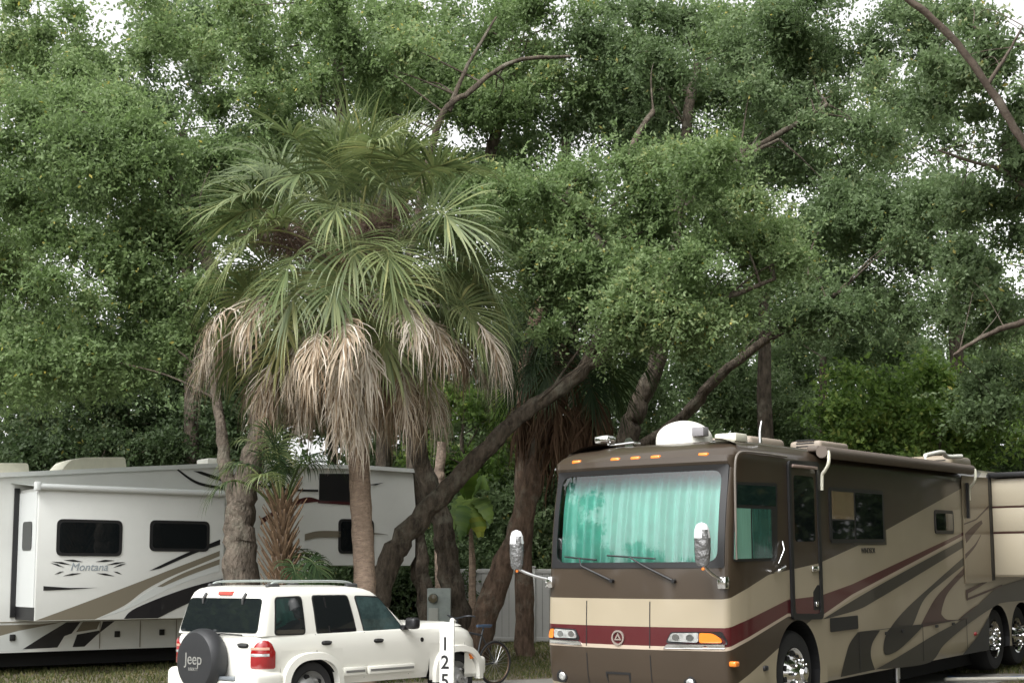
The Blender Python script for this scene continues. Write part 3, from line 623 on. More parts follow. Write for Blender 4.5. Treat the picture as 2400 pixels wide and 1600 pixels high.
def outline(z):
    a = interp(z, FRONT, 1); ins = INS.get(z, 0); o = []
    for x in sx: o.append((x, 0))
    for k in range(1, 5): e = CR * k / 5; o.append((rvf(e * .6 if k == 1 else e, z).x, e))
    for y in fy: o.append((rvf(y, z).x, y))
    for k in range(4, 0, -1): e = CR * k / 5; o.append((rvf(e * .6 if k == 1 else e, z).x, RVW - e))
    for x in reversed(sx): o.append((x, RVW))
    return [Vector((x, lerp(ins, RVW - ins, y / RVW), z)) for x, y in o]
mb = MB(); rings = [outline(z) for z, _ in FRONT]; N = len(rings[0])
for r_ in rings: mb.v += [tuple(q) for q in r_]
i0 = len(sx) + 4; i1 = i0 + len(fy) - 1
for j in range(len(rings) - 1):
    z = FRONT[j][0]
    for i in range(N):
        k = (i + 1) % N
        if i0 <= i < i1 and 1.80 <= z < 2.87: continue                 # windshield opening
        if z < 1.21 and (i == 4 or i in (1, 2)): continue              # wheel arches
        mb.f.append((j * N + i, j * N + k, (j + 1) * N + k, (j + 1) * N + i)); mb.m.append(0); mb.t.append(0)
mb.f.append(tuple((len(rings) - 1) * N + i for i in range(N))); mb.m.append(0); mb.t.append(0)
mb.f.append(tuple(range(N - 1, -1, -1))); mb.m.append(1); mb.t.append(0)
def arch(mb, x0, x1, z0, z1, cx, cz, rx, rz, y, depth=.35, mi=0, mi2=1, sgn=1):
    th = sorted(set([math.pi * k / 24 for k in range(25)] + [math.atan2(z1 - cz, x1 - cx), math.atan2(z1 - cz, x0 - cx)]))
    a0 = math.asin(max(-1, min(1, (z0 - cz) / rz)))
    inn, out = [], []
    for t in th:
        inn.append((cx + rx * math.cos(t), cz + rz * math.sin(t)))
        c, s_ = math.cos(t), math.sin(t); k = min([(x1 - cx) / c if c > 1e-6 else 9e9, (x0 - cx) / c if c < -1e-6 else 9e9, (z1 - cz) / s_ if s_ > 1e-6 else 9e9])
        out.append((cx + k * c, cz + k * s_))
    inn = [(cx + rx * math.cos(a0), z0)] + inn + [(cx - rx * math.cos(a0), z0)]; out = [(x1, z0)] + out + [(x0, z0)]
    n = len(inn); vs = [(q[0], y, q[1]) for q in out] + [(q[0], y, q[1]) for q in inn] + [(q[0], y + depth * sgn, q[1]) for q in inn]
    for i in range(n - 1):
        mb.add([vs[i], vs[i + 1], vs[n + i + 1], vs[n + i]], [(0, 1, 2, 3)], mi)
        mb.add([vs[n + i], vs[n + i + 1], vs[2 * n + i + 1], vs[2 * n + i]], [(0, 1, 2, 3)], mi2)
    mb.add([vs[2 * n + i] for i in range(n)], [tuple(range(n))], mi2)
arch(mb, .82, 2.4, .33, 1.22, 1.6, .5, .60, .62, 0)
arch(mb, 8.2, 9.68, .33, 1.22, 9.02, .48, .60, .54, 0); arch(mb, 9.68, 11.3, .33, 1.22, 10.28, .48, .58, .54, 0)
mb.build("body", [M_liv, M_black], rv, 32)
# windshield, gasket, curtain
zs = [1.80, 1.95, 2.15, 2.33, 2.5, 2.7, 2.88]; yy = [YW0 + (YW1 - YW0) * k / 16 for k in range(17)]
m = MB(); vs = [rvf(y, z, .004) for z in zs for y in yy]
m.add(vs, [(j * 17 + i, j * 17 + i + 1, (j + 1) * 17 + i + 1, (j + 1) * 17 + i) for j in range(6) for i in range(16)])
ws = m.build("windshield", glass("windshield_glass", (.92, .98, .96), (2.62, 2.82, (.05, .16, .20))), rv, 60)
g = MB(); fn = lambda y, z, d: rvf(y, z, d)
out = rrect(YW0 - .05, 1.765, YW1 + .05, 2.915, .02, 7); inn = rrect(YW0 + .025, 1.83, YW1 - .025, 2.855, .13, 7)
def dens(q, k=5):
    o = []
    for i in range(len(q)):
        a, b = q[i], q[(i + 1) % len(q)]; o += [(lerp(a[0], b[0], t / k), lerp(a[1], b[1], t / k)) for t in range(k)]
    return o
g.ring(dens(out), dens(inn), fn, -.02, .012); g.build("windshield_gasket", M_black, ws, 60)
M_teal = mat("teal_curtain", (.38, .80, .71), .85, var=.08, vscale=3)
m = MB(); n = 260; vs = []; fs = []
for j in range(8):
    z = lerp(1.80, 2.87, j / 7)
    for i in range(n + 1):
        y = lerp(YW0 + .03, YW1 - .05, i / n); ph = i / n * 2 * math.pi
        w = .040 * math.sin(ph * 17 + .8 * math.sin(ph * 3) + .3 * math.sin(z * 3)) + .022 * math.sin(ph * 29 + 1) + .02 * math.sin(ph * 5 + z)
        q = rvf(y, z, -.10 + w); vs.append(q)
for j in range(7):
    for i in range(n): fs.append((j * (n + 1) + i, j * (n + 1) + i + 1, (j + 1) * (n + 1) + i + 1, (j + 1) * (n + 1) + i))
m.add(vs, fs); m.build("curtain", M_teal, ws, 80)
m = MB(); m.plate(rrect(.14, .0, RVW - .14, .40, .05), lambda a, b, d: rvf(a, 1.79 + d, -.02 - b)); m.build("dashboard", mat("dash_pale", (.25, .5, .42), .6), ws)
# front details
FP = lambda y, z, d: rvf(y, z, d)
gp = MB()
for y in (1.84, .97):
    for z0, z1 in ((.41, .79), (.87, 1.08), (1.09, 1.39)):
        k = 6; gp.add([q for i in range(k + 1) for q in (rvf(y - .006, lerp(z0, z1, i / k), .003), rvf(y + .006, lerp(z0, z1, i / k), .003))], [(2 * i, 2 * i + 1, 2 * i + 3, 2 * i + 2) for i in range(k)])
gp.build("panel_gap", M_black, rv, 0)
def headlight(flip):
    Y = (lambda y: RVW - y) if flip else (lambda y: y)
    fn = lambda y, z, d: rvf(Y(y), z, d)
    e = .16 if flip else .36; o_ = -.22 if flip else 0
    m = MB(); m.plate(dens(rpoly([(.76 + o_, .95), (.70 + o_, 1.055), (.10, 1.07), (.045, .96), (.05, .93), (.74 + o_, .93)], .02), 4), fn, .0, .012); h = m.build("headlight", M_black, rv, 40)
    m = MB(); m.plate(dens(rpoly([(.735 + o_, .955), (.685 + o_, 1.045), (e, 1.055), (e, .95)], .03), 4), fn, .011, .03); m.build("lens", M_clear, h, 40)
    for c in ((.43, .26) if flip else (.63, .46)):
        m = MB(); m.plate([(c + .045 * math.cos(a * .35), 1.0 + .035 * math.sin(a * .35)) for a in range(18)], fn, .031, .034); m.build("reflector", mat("lamp_reflector", (.34, .35, .35), .12, .9), h)
    m = MB(); m.plate(dens(rpoly([(e - .01, 1.055), (.20 if not flip else .10, 1.05), (.11 if not flip else .07, 1.0), (.085 if not flip else .06, .95), (e - .01, .945)], .03), 4), fn, .011, .03); m.build("turn_signal", M_amber, h, 40)
    m = MB(); m.plate(dens(rpoly([(.80 + o_, .872), (.75 + o_, .92), (.07, .93), (.07, .885)], .012), 5), fn, .002, .014); m.build("bezel", M_chrome, h, 40)
    m = MB(); m.lathe([(.075, -.03), (.075, .012), (.055, .014), (.053, .0)], rvf(Y(.50 if not flip else .24), .50, .0), (-1, 0, 0), 24); f = m.build("fog_light", M_black, rv, 40)
    m = MB(); m.lathe([(.052, .002), (.045, .012), (.02, .018)], rvf(Y(.50 if not flip else .24), .50, .0), (-1, 0, 0), 24); m.build("lens", M_clear, f, 60)
headlight(False); headlight(True)
m = MB(); c = (1.39, .975); rngp = lambda r, n=28: [(c[0] + r * math.cos(2 * math.pi * k / n), c[1] + r * math.sin(2 * math.pi * k / n)) for k in range(n)]
m.ring(rngp(.085), rngp(.066), FP, .0, .016); m.ring([(c[0] + .055 * math.cos(R(90 + 120 * k)), c[1] + .055 * math.sin(R(90 + 120 * k))) for k in range(3)], [(c[0] + .025 * math.cos(R(90 + 120 * k)), c[1] + .025 * math.sin(R(90 + 120 * k))) for k in range(3)], FP, .001, .014)
m.build("emblem", mat("emblem_metal", (.42, .36, .32), .35, .6), rv, 40)
m = MB(); m.ring(rrect(1.24, .36, 1.58, .585, .01, 2), rrect(1.265, .37, 1.555, .56, .01, 2), FP, .001, .008); m.build("tow_cover_gap", M_black, rv)
for y in (2.11, 1.53, 1.25, .98, .38):
    o = rvf(y, 3.035, -.03); m = MB()
    m.box((o.x - .05, y - .065, 3.0), (o.x + .05, y + .065, 3.055), .022); m.build("clearance_light", M_amber, rv, 60)
# wipers: an arm from the cowl and a blade lying low on the glass
for (p0, p1, b0, b1) in (((1.47, 1.62), (1.90, 1.79), (2.18, 1.90), (1.70, 1.86)), ((.66, 1.62), (1.03, 1.79), (1.55, 1.91), (.90, 1.87))):
    m = MB(); mid = ((b0[0] + b1[0]) / 2, (b0[1] + b1[1]) / 2)
    m.tube([rvf(*p0, .03), rvf(*p1, .06), rvf(*mid, .05)], [.016, .012, .009], 8); w = m.build("wiper", M_black, rv, 60)
    m = MB(); m.tube([rvf(lerp(b0[0], b1[0], k / 6), lerp(b0[1], b1[1], k / 6), .025) for k in range(7)], .011, 6); m.build("wiper_blade", M_black, w, 60)
    m = MB(); m.tube([rvf(*p0, 0), rvf(*p0, .05)], .022, 10); m.build("wiper_pivot", M_black, w, 60)
# mirrors wrapped in shiny covers
M_foil = mat("mirror_cover_foil", (.78, .78, .79), .3, .2, bump=.6, bscale=14)
M_film = mat("smoky_film", (.16, .16, .16), .2, .4, bump=.8, bscale=18, coat=.5)
def mirror(sgn):
    y0 = -.02 if sgn < 0 else RVW + .02; a = rvf(.08 if sgn < 0 else RVW - .08, 1.60, 0)
    if sgn < 0: elbow = Vector((a.x - .36, .12, 1.78)); head = Vector((a.x - .38, .13, 2.02))
    else: elbow = Vector((a.x - .26, RVW + .22, 1.76)); head = Vector((a.x - .28, RVW + .23, 1.99))
    m = MB(); m.box(a + Vector((-.07, -.055, -.07)), a + Vector((.03, .055, .07)), .02); r_ = m.build("mirror", M_chrome, rv, 40)
    m = MB(); m.tube(catmull([a + Vector((-.04, 0, .03)), a.lerp(elbow, .5) + Vector((-.03, 0, .0)), elbow, head - Vector((0, 0, .2))], 5), .018, 8); m.build("mirror_arm", M_alu, r_, 60)
    m = MB(); prof = [(.0, -.23), (.06, -.23), (.085, -.18), (.095, -.05), (.097, .07), (.088, .16), (.06, .22), (.0, .24)]
    vs = []; sg = 20
    for rr, h in prof:
        for k in range(sg):
            t = 2 * math.pi * k / sg; q = 1 + .05 * math.sin(5 * t + 9 * h); vs.append(head + Vector((math.sin(t) * rr * .62 * q, math.cos(t) * rr * q, h)))
    m.add(vs, [(i * sg + k, i * sg + (k + 1) % sg, (i + 1) * sg + (k + 1) % sg, (i + 1) * sg + k) for i in range(len(prof) - 1) for k in range(sg)])
    for k in range(len(m.f)): m.m[k] = 0 if sum(m.v[q][2] for q in m.f[k]) / 4 - head.z > .10 + .05 * math.sin(k * .7) else 1
    m.build("mirror_cover", [M_foil, M_film], r_, 60)
    m = MB(); m.lathe([(.018, 0), (.018, .015), (.006, .02)], elbow + Vector((-.02, 0, -.02)), (-1, 0, 0), 12); m.build("marker_light", M_amber, r_, 60)
mirror(-1); mirror(1)
# side: windows, door, graphics
SF = lambda x, z, d: Vector((x, -d, z))
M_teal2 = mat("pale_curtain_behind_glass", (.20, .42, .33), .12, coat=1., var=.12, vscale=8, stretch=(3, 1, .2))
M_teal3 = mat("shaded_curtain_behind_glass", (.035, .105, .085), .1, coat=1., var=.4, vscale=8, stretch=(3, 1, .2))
M_tglass = mat("smoked_green_glass", (.010, .022, .020), .04, spec=.6)
m = MB(); m.plate(rpoly([(.02, 1.83), (1.10, 1.83), (1.16, 2.73), (.12, 2.71)], .05), SF, .0, .006); w = m.build("side_window", M_black, rv, 30)
m = MB(); m.plate([(.14, 2.46), (1.10, 2.46), (1.11, 2.69), (.165, 2.68)], SF, .006, .009); m.build("upper_pane", M_tglass, w)
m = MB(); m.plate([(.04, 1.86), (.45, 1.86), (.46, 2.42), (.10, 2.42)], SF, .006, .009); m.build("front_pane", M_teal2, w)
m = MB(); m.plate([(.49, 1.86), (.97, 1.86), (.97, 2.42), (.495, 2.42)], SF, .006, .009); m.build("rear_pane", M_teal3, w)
m = MB(); m.tube(catmull([(.08, -.012, 1.85), (.09, -.012, 2.5), (.11, -.012, 2.9), (.19, -.014, 3.03), (.4, -.016, 3.06), (.9, -.016, 3.06), (1.4, -.016, 3.05)], 6), .014, 6); m.build("drip_rail", mat("drip_rail_grey", (.16, .14, .12), .4), rv, 60)
dpoly = [(1.47, 1.18), (2.22, 1.15), (2.22, 2.98), (1.47, 2.96)]
m = MB(); m.plate(rpoly(dpoly, .06), SF, .005, .02); dr = m.build("door", M_liv, rv, 30)
m = MB(); m.ring(rpoly([(1.42, 1.13), (2.28, 1.10), (2.28, 3.03), (1.42, 3.01)], .08), rpoly([(1.49, 1.20), (2.20, 1.17), (2.20, 2.96), (1.49, 2.94)], .06), SF, .004, .034); m.build("door_frame", M_black, dr, 30)
m = MB(); m.plate(rrect(1.56, 2.05, 2.12, 2.84, .06), SF, .02, .024); m.build("door_window", M_dglass, dr)
m = MB(); m.box((1.50, -.055, 2.93), (2.20, -.01, 2.965), .01); m.build("door_header", mat("pale_header", (.30, .22, .19), .5), dr, 40)
m = MB(); m.plate(rpoly([(2.2, 1.22), (2.2, 1.52), (2.14, 1.52), (2.02, 1.44), (2.02, 1.22)], .01), SF, .02, .024); m.build("kick_plate", M_black, dr)
m = MB(); m.box((1.98, -.05, 1.68), (2.16, -.02, 1.75), .015); m.build("door_handle", M_chrome, dr, 40)
m = MB(); m.box((2.06, -.045, 1.26), (2.12, -.02, 1.32), .01); m.build("lock", M_chrome, dr, 40)
m = MB(); m.tube(catmull([(1.00, -.02, 1.70), (1.00, -.09, 1.72), (1.12, -.09, 1.76), (1.16, -.02, 1.76)], 5), .02, 8); m.tube([(1.08, -.03, 1.79), (1.2, -.05, 1.95), (1.22, -.02, 2.05)], .012, 8); m.build("grab_handle", M_chrome, rv, 60)
for (x0, z0, x1, z1, nm) in ((2.60, 2.03, 4.36, 2.73, "window"), (6.3, 2.16, 7.1, 2.51, "window")):
    m = MB(); m.plate(rrect(x0, z0, x1, z1, .07), SF, .0, .016); w = m.build(nm, M_black, rv, 30)
    if x1 - x0 > 1:
        m = MB(); m.plate([(x0 + .06, z0 + .30), (x0 + .74, z0 + .30), (x0 + .74, z1 - .05), (x0 + .06, z1 - .05)], SF, .016, .019); m.build("blind", mat("tan_blind", (.20, .145, .085), .2, coat=.8, var=.1), w)
        m = MB(); m.plate([(x0 + .06, z0 + .05), (x0 + .74, z0 + .05), (x0 + .74, z0 + .28), (x0 + .06, z0 + .28)], SF, .016, .019); m.build("lower_pane", M_dglass, w)
        m = MB(); m.plate([(x0 + .80, z0 + .05), (x1 - .06, z0 + .05), (x1 - .06, z1 - .05), (x0 + .80, z1 - .05)], SF, .016, .019); m.build("pane", M_dglass, w)
    else:
        m = MB(); m.plate(rrect(x0 + .05, z0 + .05, x1 - .05, z1 - .05, .04), SF, .016, .019); m.build("pane", M_dglass, w)
m = MB(); m.plate([(4.36, 2.0), (4.44, 2.0), (4.44, 2.2), (4.36, 2.2)], SF, .002, .004); m.plate([(3.40, 2.0), (4.36, 2.0), (4.36, 2.03), (3.3, 2.03)], SF, .002, .004); m.build("window_surround", M_brown, rv)
def smooth2(p, n=5, closed=True):
    p = [Vector((*q, 0)) for q in p]; N = len(p); out = []
    for i in range(N):
        a, b, c, d = p[i - 1], p[i], p[(i + 1) % N], p[(i + 2) % N]
        for k in range(n):
            t = k / n; q = .5 * ((2 * b) + (c - a) * t + (2 * a - 5 * b + 4 * c - d) * t * t + (3 * b - a - 3 * c + d) * t ** 3); out.append((q.x, q.y))
    return out
def band(up, lo): return [tuple(q[:2]) for q in catmull([(*q, 0) for q in up], 6)] + [tuple(q[:2]) for q in reversed(catmull([(*q, 0) for q in lo], 6))]
M_gry = mat("dark_grey_stripe", (.036, .031, .025), .4, coat=.2, spec=.3); M_mar = mat("maroon_stripe", (.060, .024, .021), .4, coat=.2, spec=.3); M_char = mat("charcoal_stripe", (.018, .016, .013), .4, coat=.2, spec=.3)
GR = [("stripe", M_gry, band([(2.32, 1.10), (4.0, 1.44), (7.5, 2.07)], [(2.42, 1.10), (3.4, 1.17), (4.0, 1.27), (5.2, 1.50), (7.5, 1.95)])),
      ("stripe", M_gry, band([(4.2, .60), (4.32, .80), (4.96, 1.08), (6.2, 1.44), (7.5, 1.80)], [(4.62, .55), (5.2, .84), (5.35, .92), (5.79, 1.23), (6.6, 1.46), (7.5, 1.68)])),
      ("stripe", M_mar, band([(5.55, .83), (5.75, .96), (6.22, 1.22), (6.8, 1.42), (7.5, 1.64)], [(7.2, .87), (6.7, .89), (6.5, .95), (6.45, 1.02), (6.66, 1.23), (7.0, 1.38), (7.5, 1.54)])),
      ("stripe", M_char, band([(3.36, .885), (4.1, .885)], [(2.76, .37), (2.98, .62), (3.36, .885)][:2] + [(3.3, .84)] if 0 else [(2.78, .36), (3.86, .36)])),
      ("stripe", M_gry, band([(3.9, .37), (4.64, .47), (6.11, .70), (7.33, .86), (8.15, 1.0), (9.2, 1.12)], [(4.6, .335), (5.9, .325), (6.48, .53), (7.32, .73), (8.0, .86), (8.6, .96), (9.2, 1.05)])),
      ("stripe", M_mar, band([(7.1, .86), (8.0, 1.05), (9.6, 1.2)], [(7.5, .86), (8.1, .97), (9.6, 1.10)])),
      ("stripe", M_char, smooth2([(4.42, .87), (4.22, .70), (4.20, .58), (4.32, .53), (4.7, .57), (5.2, .70), (5.63, .84), (5.5, .87), (5.0, .87)]))]
GR[3] = ("stripe", M_char, [tuple(q[:2]) for q in catmull([(2.78, .36, 0), (2.95, .60, 0), (3.1, .76, 0), (3.36, .885, 0)], 6)] + [(4.1, .87)] + [tuple(q[:2]) for q in catmull([(4.1, .87, 0), (3.83, .72, 0), (3.76, .56, 0), (3.88, .37, 0)], 6)][1:])
GR += [("stripe", M_gry, [(7.2, .875), (8.0, 1.04), (9.0, 1.3), (10.5, 1.41), (12.15, 1.44), (12.15, 1.12), (10.3, 1.04), (9.6, 1.05), (9.0, 1.04), (8.2, .92)]), ("stripe", M_mar, [(7.53, 1.30), (8.7, 1.45), (8.7, 1.42), (7.62, 1.25), (7.60, 1.18), (9.3, 1.34), (9.3, 1.31), (7.55, 1.14)]), ("stripe", M_black, [(7.25, .335), (7.95, .56), (8.57, .86), (8.5, .335)])]
for i, (nm, mm, poly) in enumerate(GR):
    m = MB(); m.plate(poly, SF, .001 + .0012 * i, .002 + .0012 * i); m.build("painted_stripe", mm, rv, 0)
m = MB(); m.plate(rrect(2.5, .93, 3.36, 1.10, .02), SF, .012, .016); m.build("storage_vent", M_black, rv)
m = MB(); m.ring(rpoly([(3.40, 1.135), (3.41, .885), (5.4, .885), (5.4, .89), (3.425, .895), (3.415, 1.12)], .001, 1), rpoly([(3.40, 1.135), (3.41, .885), (5.4, .885), (5.4, .89), (3.425, .895), (3.415, 1.12)], .001, 1), SF, .001, .012) if 0 else m.plate([(3.405, .880), (7.5, .860), (7.5, .866), (3.405, .888)], SF, .012, .014); m.build("bay_door_gap", M_black, rv)
for x in (3.4, 5.65, 7.5):
    m = MB(); m.plate([(x - .006, .36), (x + .006, .36), (x + .006, .87), (x - .006, .87)], SF, .011, .013); m.build("bay_door_gap", M_black, rv)
text("WINDSOR", .10, M_black, rv, Matrix.Translation((3.80, -.004, 1.925)) @ Matrix.Rotation(R(90), 4, 'X'))
for x, z, mm in ((-.02, .72, M_amber), (7.9, .62, M_red), (.72, .62, M_black)):
    m = MB(); m.box((x - .05, -.03 - (.0 if x > 0 else .02), z - .03), (x + .05, .04, z + .03), .018); m.build("marker_light" if mm is not M_black else "fuel_lock", mm, rv, 60)
for x in (4.3, 4.9, 6.2, 6.9):
    m = MB(); m.plate(rrect(x - .05, .80, x + .05, .84, .01, 2), SF, .012, .024); m.build("bay_latch", M_black, rv, 30)
# slide-out, its dark seal and the beige wall in front of it
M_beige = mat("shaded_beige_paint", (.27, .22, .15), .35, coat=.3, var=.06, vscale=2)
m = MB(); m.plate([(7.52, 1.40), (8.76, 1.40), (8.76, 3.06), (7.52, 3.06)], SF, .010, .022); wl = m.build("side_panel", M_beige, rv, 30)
m = MB(); m.plate([(7.53, 2.32), (8.1, 2.40), (8.74, 2.62), (8.74, 2.585), (8.1, 2.375), (7.53, 2.30)], SF, .022, .024); m.build("pinstripe", M_mar, wl)
m = MB(); m.plate(band([(7.55, 2.16), (8.0, 2.30), (8.36, 2.38)], [(7.6, 2.02), (8.0, 2.18), (8.4, 2.33)]), SF, .022, .025); m.build("pinstripe", M_mar, wl)
m = MB(); m.plate(band([(7.53, 1.85), (8.0, 2.0), (8.3, 2.15)], [(7.53, 1.78), (8.0, 1.96), (8.3, 2.14)]), SF, .022, .025); m.build("pinstripe", M_mar, wl)
m = MB(); m.plate([(8.76, 1.42), (8.90, 1.42), (8.90, 3.12), (8.76, 3.12)], SF, .0, .03); m.build("slide_seal", M_black, rv)
m = MB(); m.box((8.90, -.78, 1.47), (12.0, .0, 3.05), .012); so_ = m.build("slide_out", M_rvcream, rv, 30)
for z0, z1 in ((1.50, 2.16), (2.20, 2.575), (2.61, 3.02)):
    m = MB(); m.box((8.885, -.735, z0), (8.899, -.04, z1), .006); m.build("end_panel", mat("pale_end_panel", (.50, .44, .33), .5), so_, 30)
for z in (2.18, 2.593):
    m = MB(); m.box((8.892, -.77, z - .012), (8.899, -.01, z + .012)); m.build("dark_band", M_mar, so_, 0)
m = MB(); m.box((8.8, -.80, 3.07), (12.1, .0, 3.15), .01); m.build("slide_topper_shadow_gap", M_black, rv)
m = MB(); m.tube([(8.7, -.82, 3.19), (12.2, -.82, 3.19)], .05, 12); m.build("slide_topper", M_brown, rv, 60)
# awning on the roof edge
m = MB(); m.tube([(2.24, -.09, 3.15), (7.75, -.09, 3.15)], .075, 16); m.box((2.26, -.03, 3.16), (7.74, .12, 3.235), .02); aw = m.build("awning", mat("awning_brown", (.13, .105, .085), .6), rv, 50)
for x, k in ((2.27, 1), (7.72, .8)):
    m = MB(); m.tube(catmull([(x, -.16, 3.16), (x, -.17, 3.10), (x, -.16, 3.0), (x + .03, -.10, 2.92), (x + .05, -.05, 2.86), (x + .05, -.04, 2.68)], 6), .022, 8); m.build("awning_arm", M_cream, aw, 60)
m = MB(); m.box((7.65, -.07, 2.4), (7.70, -.03, 2.95)); m.build("awning_strut", M_black, aw)
# roof equipment
def dome(mb, c, rx, ry, rz, base):
    seg = 28; prof = [(1, -base), (1, 0)] + [(math.cos(t * math.pi / 20), math.sin(t * math.pi / 20)) for t in range(1, 10)] + [(.02, 1)]
    vs = [(c[0] + rx * r_ * math.cos(2 * math.pi * k / seg), c[1] + ry * r_ * math.sin(2 * math.pi * k / seg), c[2] + (rz * h if h > 0 else h)) for r_, h in prof for k in range(seg)]
    mb.add(vs, [(i * seg + k, i * seg + (k + 1) % seg, (i + 1) * seg + (k + 1) % seg, (i + 1) * seg + k) for i in range(len(prof) - 1) for k in range(seg)])
m = MB(); dome(m, (1.25, 1.28, 3.32), .35, .35, .235, .08); sd = m.build("satellite_dome", M_white, rv, 60)
m = MB(); m.box((.98, .86, 3.33), (1.12, 1.02, 3.44), .01); m.build("connector_box", mat("grey_box", (.25, .24, .25), .5), sd, 40)
m = MB(); m.tube([(.95, 2.2, 3.18), (.95, 2.2, 3.33)], .02, 8); m.tube([(.95, 2.2, 3.28), (.95, 1.82, 3.30)], .016, 8); an = m.build("horn", M_chrome, rv, 60)
m = MB(); m.lathe([(.02, -.22), (.03, -.05), (.07, .0)], (.95, 1.9, 3.30), (-1, .1, 0), 14); m.build("trumpet", M_chrome, an, 60)
m = MB(); m.box((.85, 2.14, 3.31), (1.05, 2.36, 3.41), .03); m.build("spot_lamp", M_chrome, an, 50)
def acunit(x, y, l, w, h, mm, nm="air_conditioner"):
    m = MB(); m.box((x, y, 3.22), (x + l, y + w, 3.22 + h), min(h, w) * .3, seg=3); a = m.build(nm, mm, rv, 40)
    m = MB()
    for k in range(4): m.box((x - .006, y + .1, 3.25 + k * .04), (x + .03, y + w - .1, 3.265 + k * .04))
    m.build("grille", M_black, a); return a
M_ac = mat("taupe_shroud", (.30, .25, .20), .55, var=.08)
acunit(2.3, .9, 1.0, .7, .20, M_ac); acunit(3.1, .3, .9, .45, .15, M_ac, "roof_vent"); acunit(8.6, .5, 1.0, .75, .24, mat("tan_shroud", (.36, .30, .22), .5))
m = MB(); m.box((.55, .20, 3.20), (.85, .48, 3.30), .02); m.build("roof_vent", M_cream, rv, 40)
m = MB(); m.tube([(1.0, .12, 3.2), (1.0, .12, 3.34), (1.05, .12, 3.46)], [.022, .016, .009], 8); m.build("antenna", M_alu, rv, 60)
m = MB(); m.tube(catmull([(7.0, .35, 3.36), (7.6, .3, 3.44), (8.1, .4, 3.40), (8.5, .3, 3.42)], 5), .035, 8); m.tube([(7.0, .35, 3.2), (7.0, .35, 3.36)], .02, 6); m.build("folded_antenna", M_white, rv, 60)
m = MB(); m.plate([(5.9, .2), (6.9, .2), (6.9, .9), (5.9, .9)], lambda a, b, d: Vector((a, b, 3.24 + .06 * (b - .2) + d)), 0, .03); m.build("solar_panel", mat("solar_cells", (.03, .06, .08), .1, coat=1), rv)
# wheels
def wheel(x, y, z, r, w, parent, rim_r, bulge, lugs=10, spokes=0, mrim=None):
    m = MB(); m.lathe([(rim_r * .96, w), (r * .93, w), (r, w * .8), (r, w * .2), (r * .94, 0), (r * .86, -.012), (rim_r * 1.06, 0), (rim_r, .02), (rim_r * .97, .06)], (x, y, z), (0, 1, 0), 40, cap=False); wh = m.build("wheel", M_rubber, parent, 40)
    mr = mrim or M_chrome
    m = MB()
    if bulge > 0: m.lathe([(rim_r * 1.02, .0), (rim_r * .95, .03), (rim_r * .80, .05), (rim_r * .62, -.01), (rim_r * .42, -bulge), (rim_r * .28, -bulge - .02), (rim_r * .25, -bulge - .06), (.01, -bulge - .07)], (x, y, z), (0, 1, 0), 40, cap=False)
    else: m.lathe([(rim_r * 1.02, .0), (rim_r * .95, .02), (rim_r * .85, .10), (rim_r * .60, .14), (rim_r * .45, .12), (rim_r * .40, .05), (rim_r * .3, .03), (.01, .02)], (x, y, z), (0, 1, 0), 40, cap=False)
    for k in range(lugs):
        a = 2 * math.pi * k / lugs
        rr = rim_r * .55; h = -.0 if bulge <= 0 else -bulge * .6
        q = Vector((x + rr * math.cos(a), y + h, z + rr * math.sin(a))); m.lathe([(.022, .14 if bulge <= 0 else .05), (.022, -.03), (.015, -.05)], q, (0, 1, 0), 8)
    n0 = len(m.f)
    for k in range(lugs):
        a = 2 * math.pi * (k + .5) / lugs; rr = rim_r * .73; q = Vector((x + rr * math.cos(a), y + (.02 if bulge > 0 else .108), z + rr * math.sin(a))); m.lathe([(.035, .02), (.035, -.012)], q, (0, 1, 0), 12)
    for k in range(n0, len(m.f)): m.m[k] = 1
    m.build("rim", [mr, M_dark], wh, 40)
    return wh
wheel(1.58, .05, .50, .50, .28, rv, .29, .09); wheel(9.02, .06, .47, .50, .5, rv, .29, 0); wheel(10.22, .06, .47, .50, .3, rv, .29, .09)
m = MB(); m.box((.3, .34, .08), (12.0, 2.2, .5)); m.build("chassis_shade_block", M_dark, rv, 0)  # chassis made deeper and near black to supply the shade under the body
for x in (4.95,):
    m = MB(); m.tube([(x, .12, .40), (x, .12, .16)], .045, 12); m.tube([(x, .12, .18), (x, .12, -.05)], .03, 12); m.box((x - .14, -.02, -.10), (x + .14, .26, -.075)); m.box((x - .30, .06, .32), (x + .30, .18, .37), .01); m.build("levelling_jack", M_alu, rv, 50)

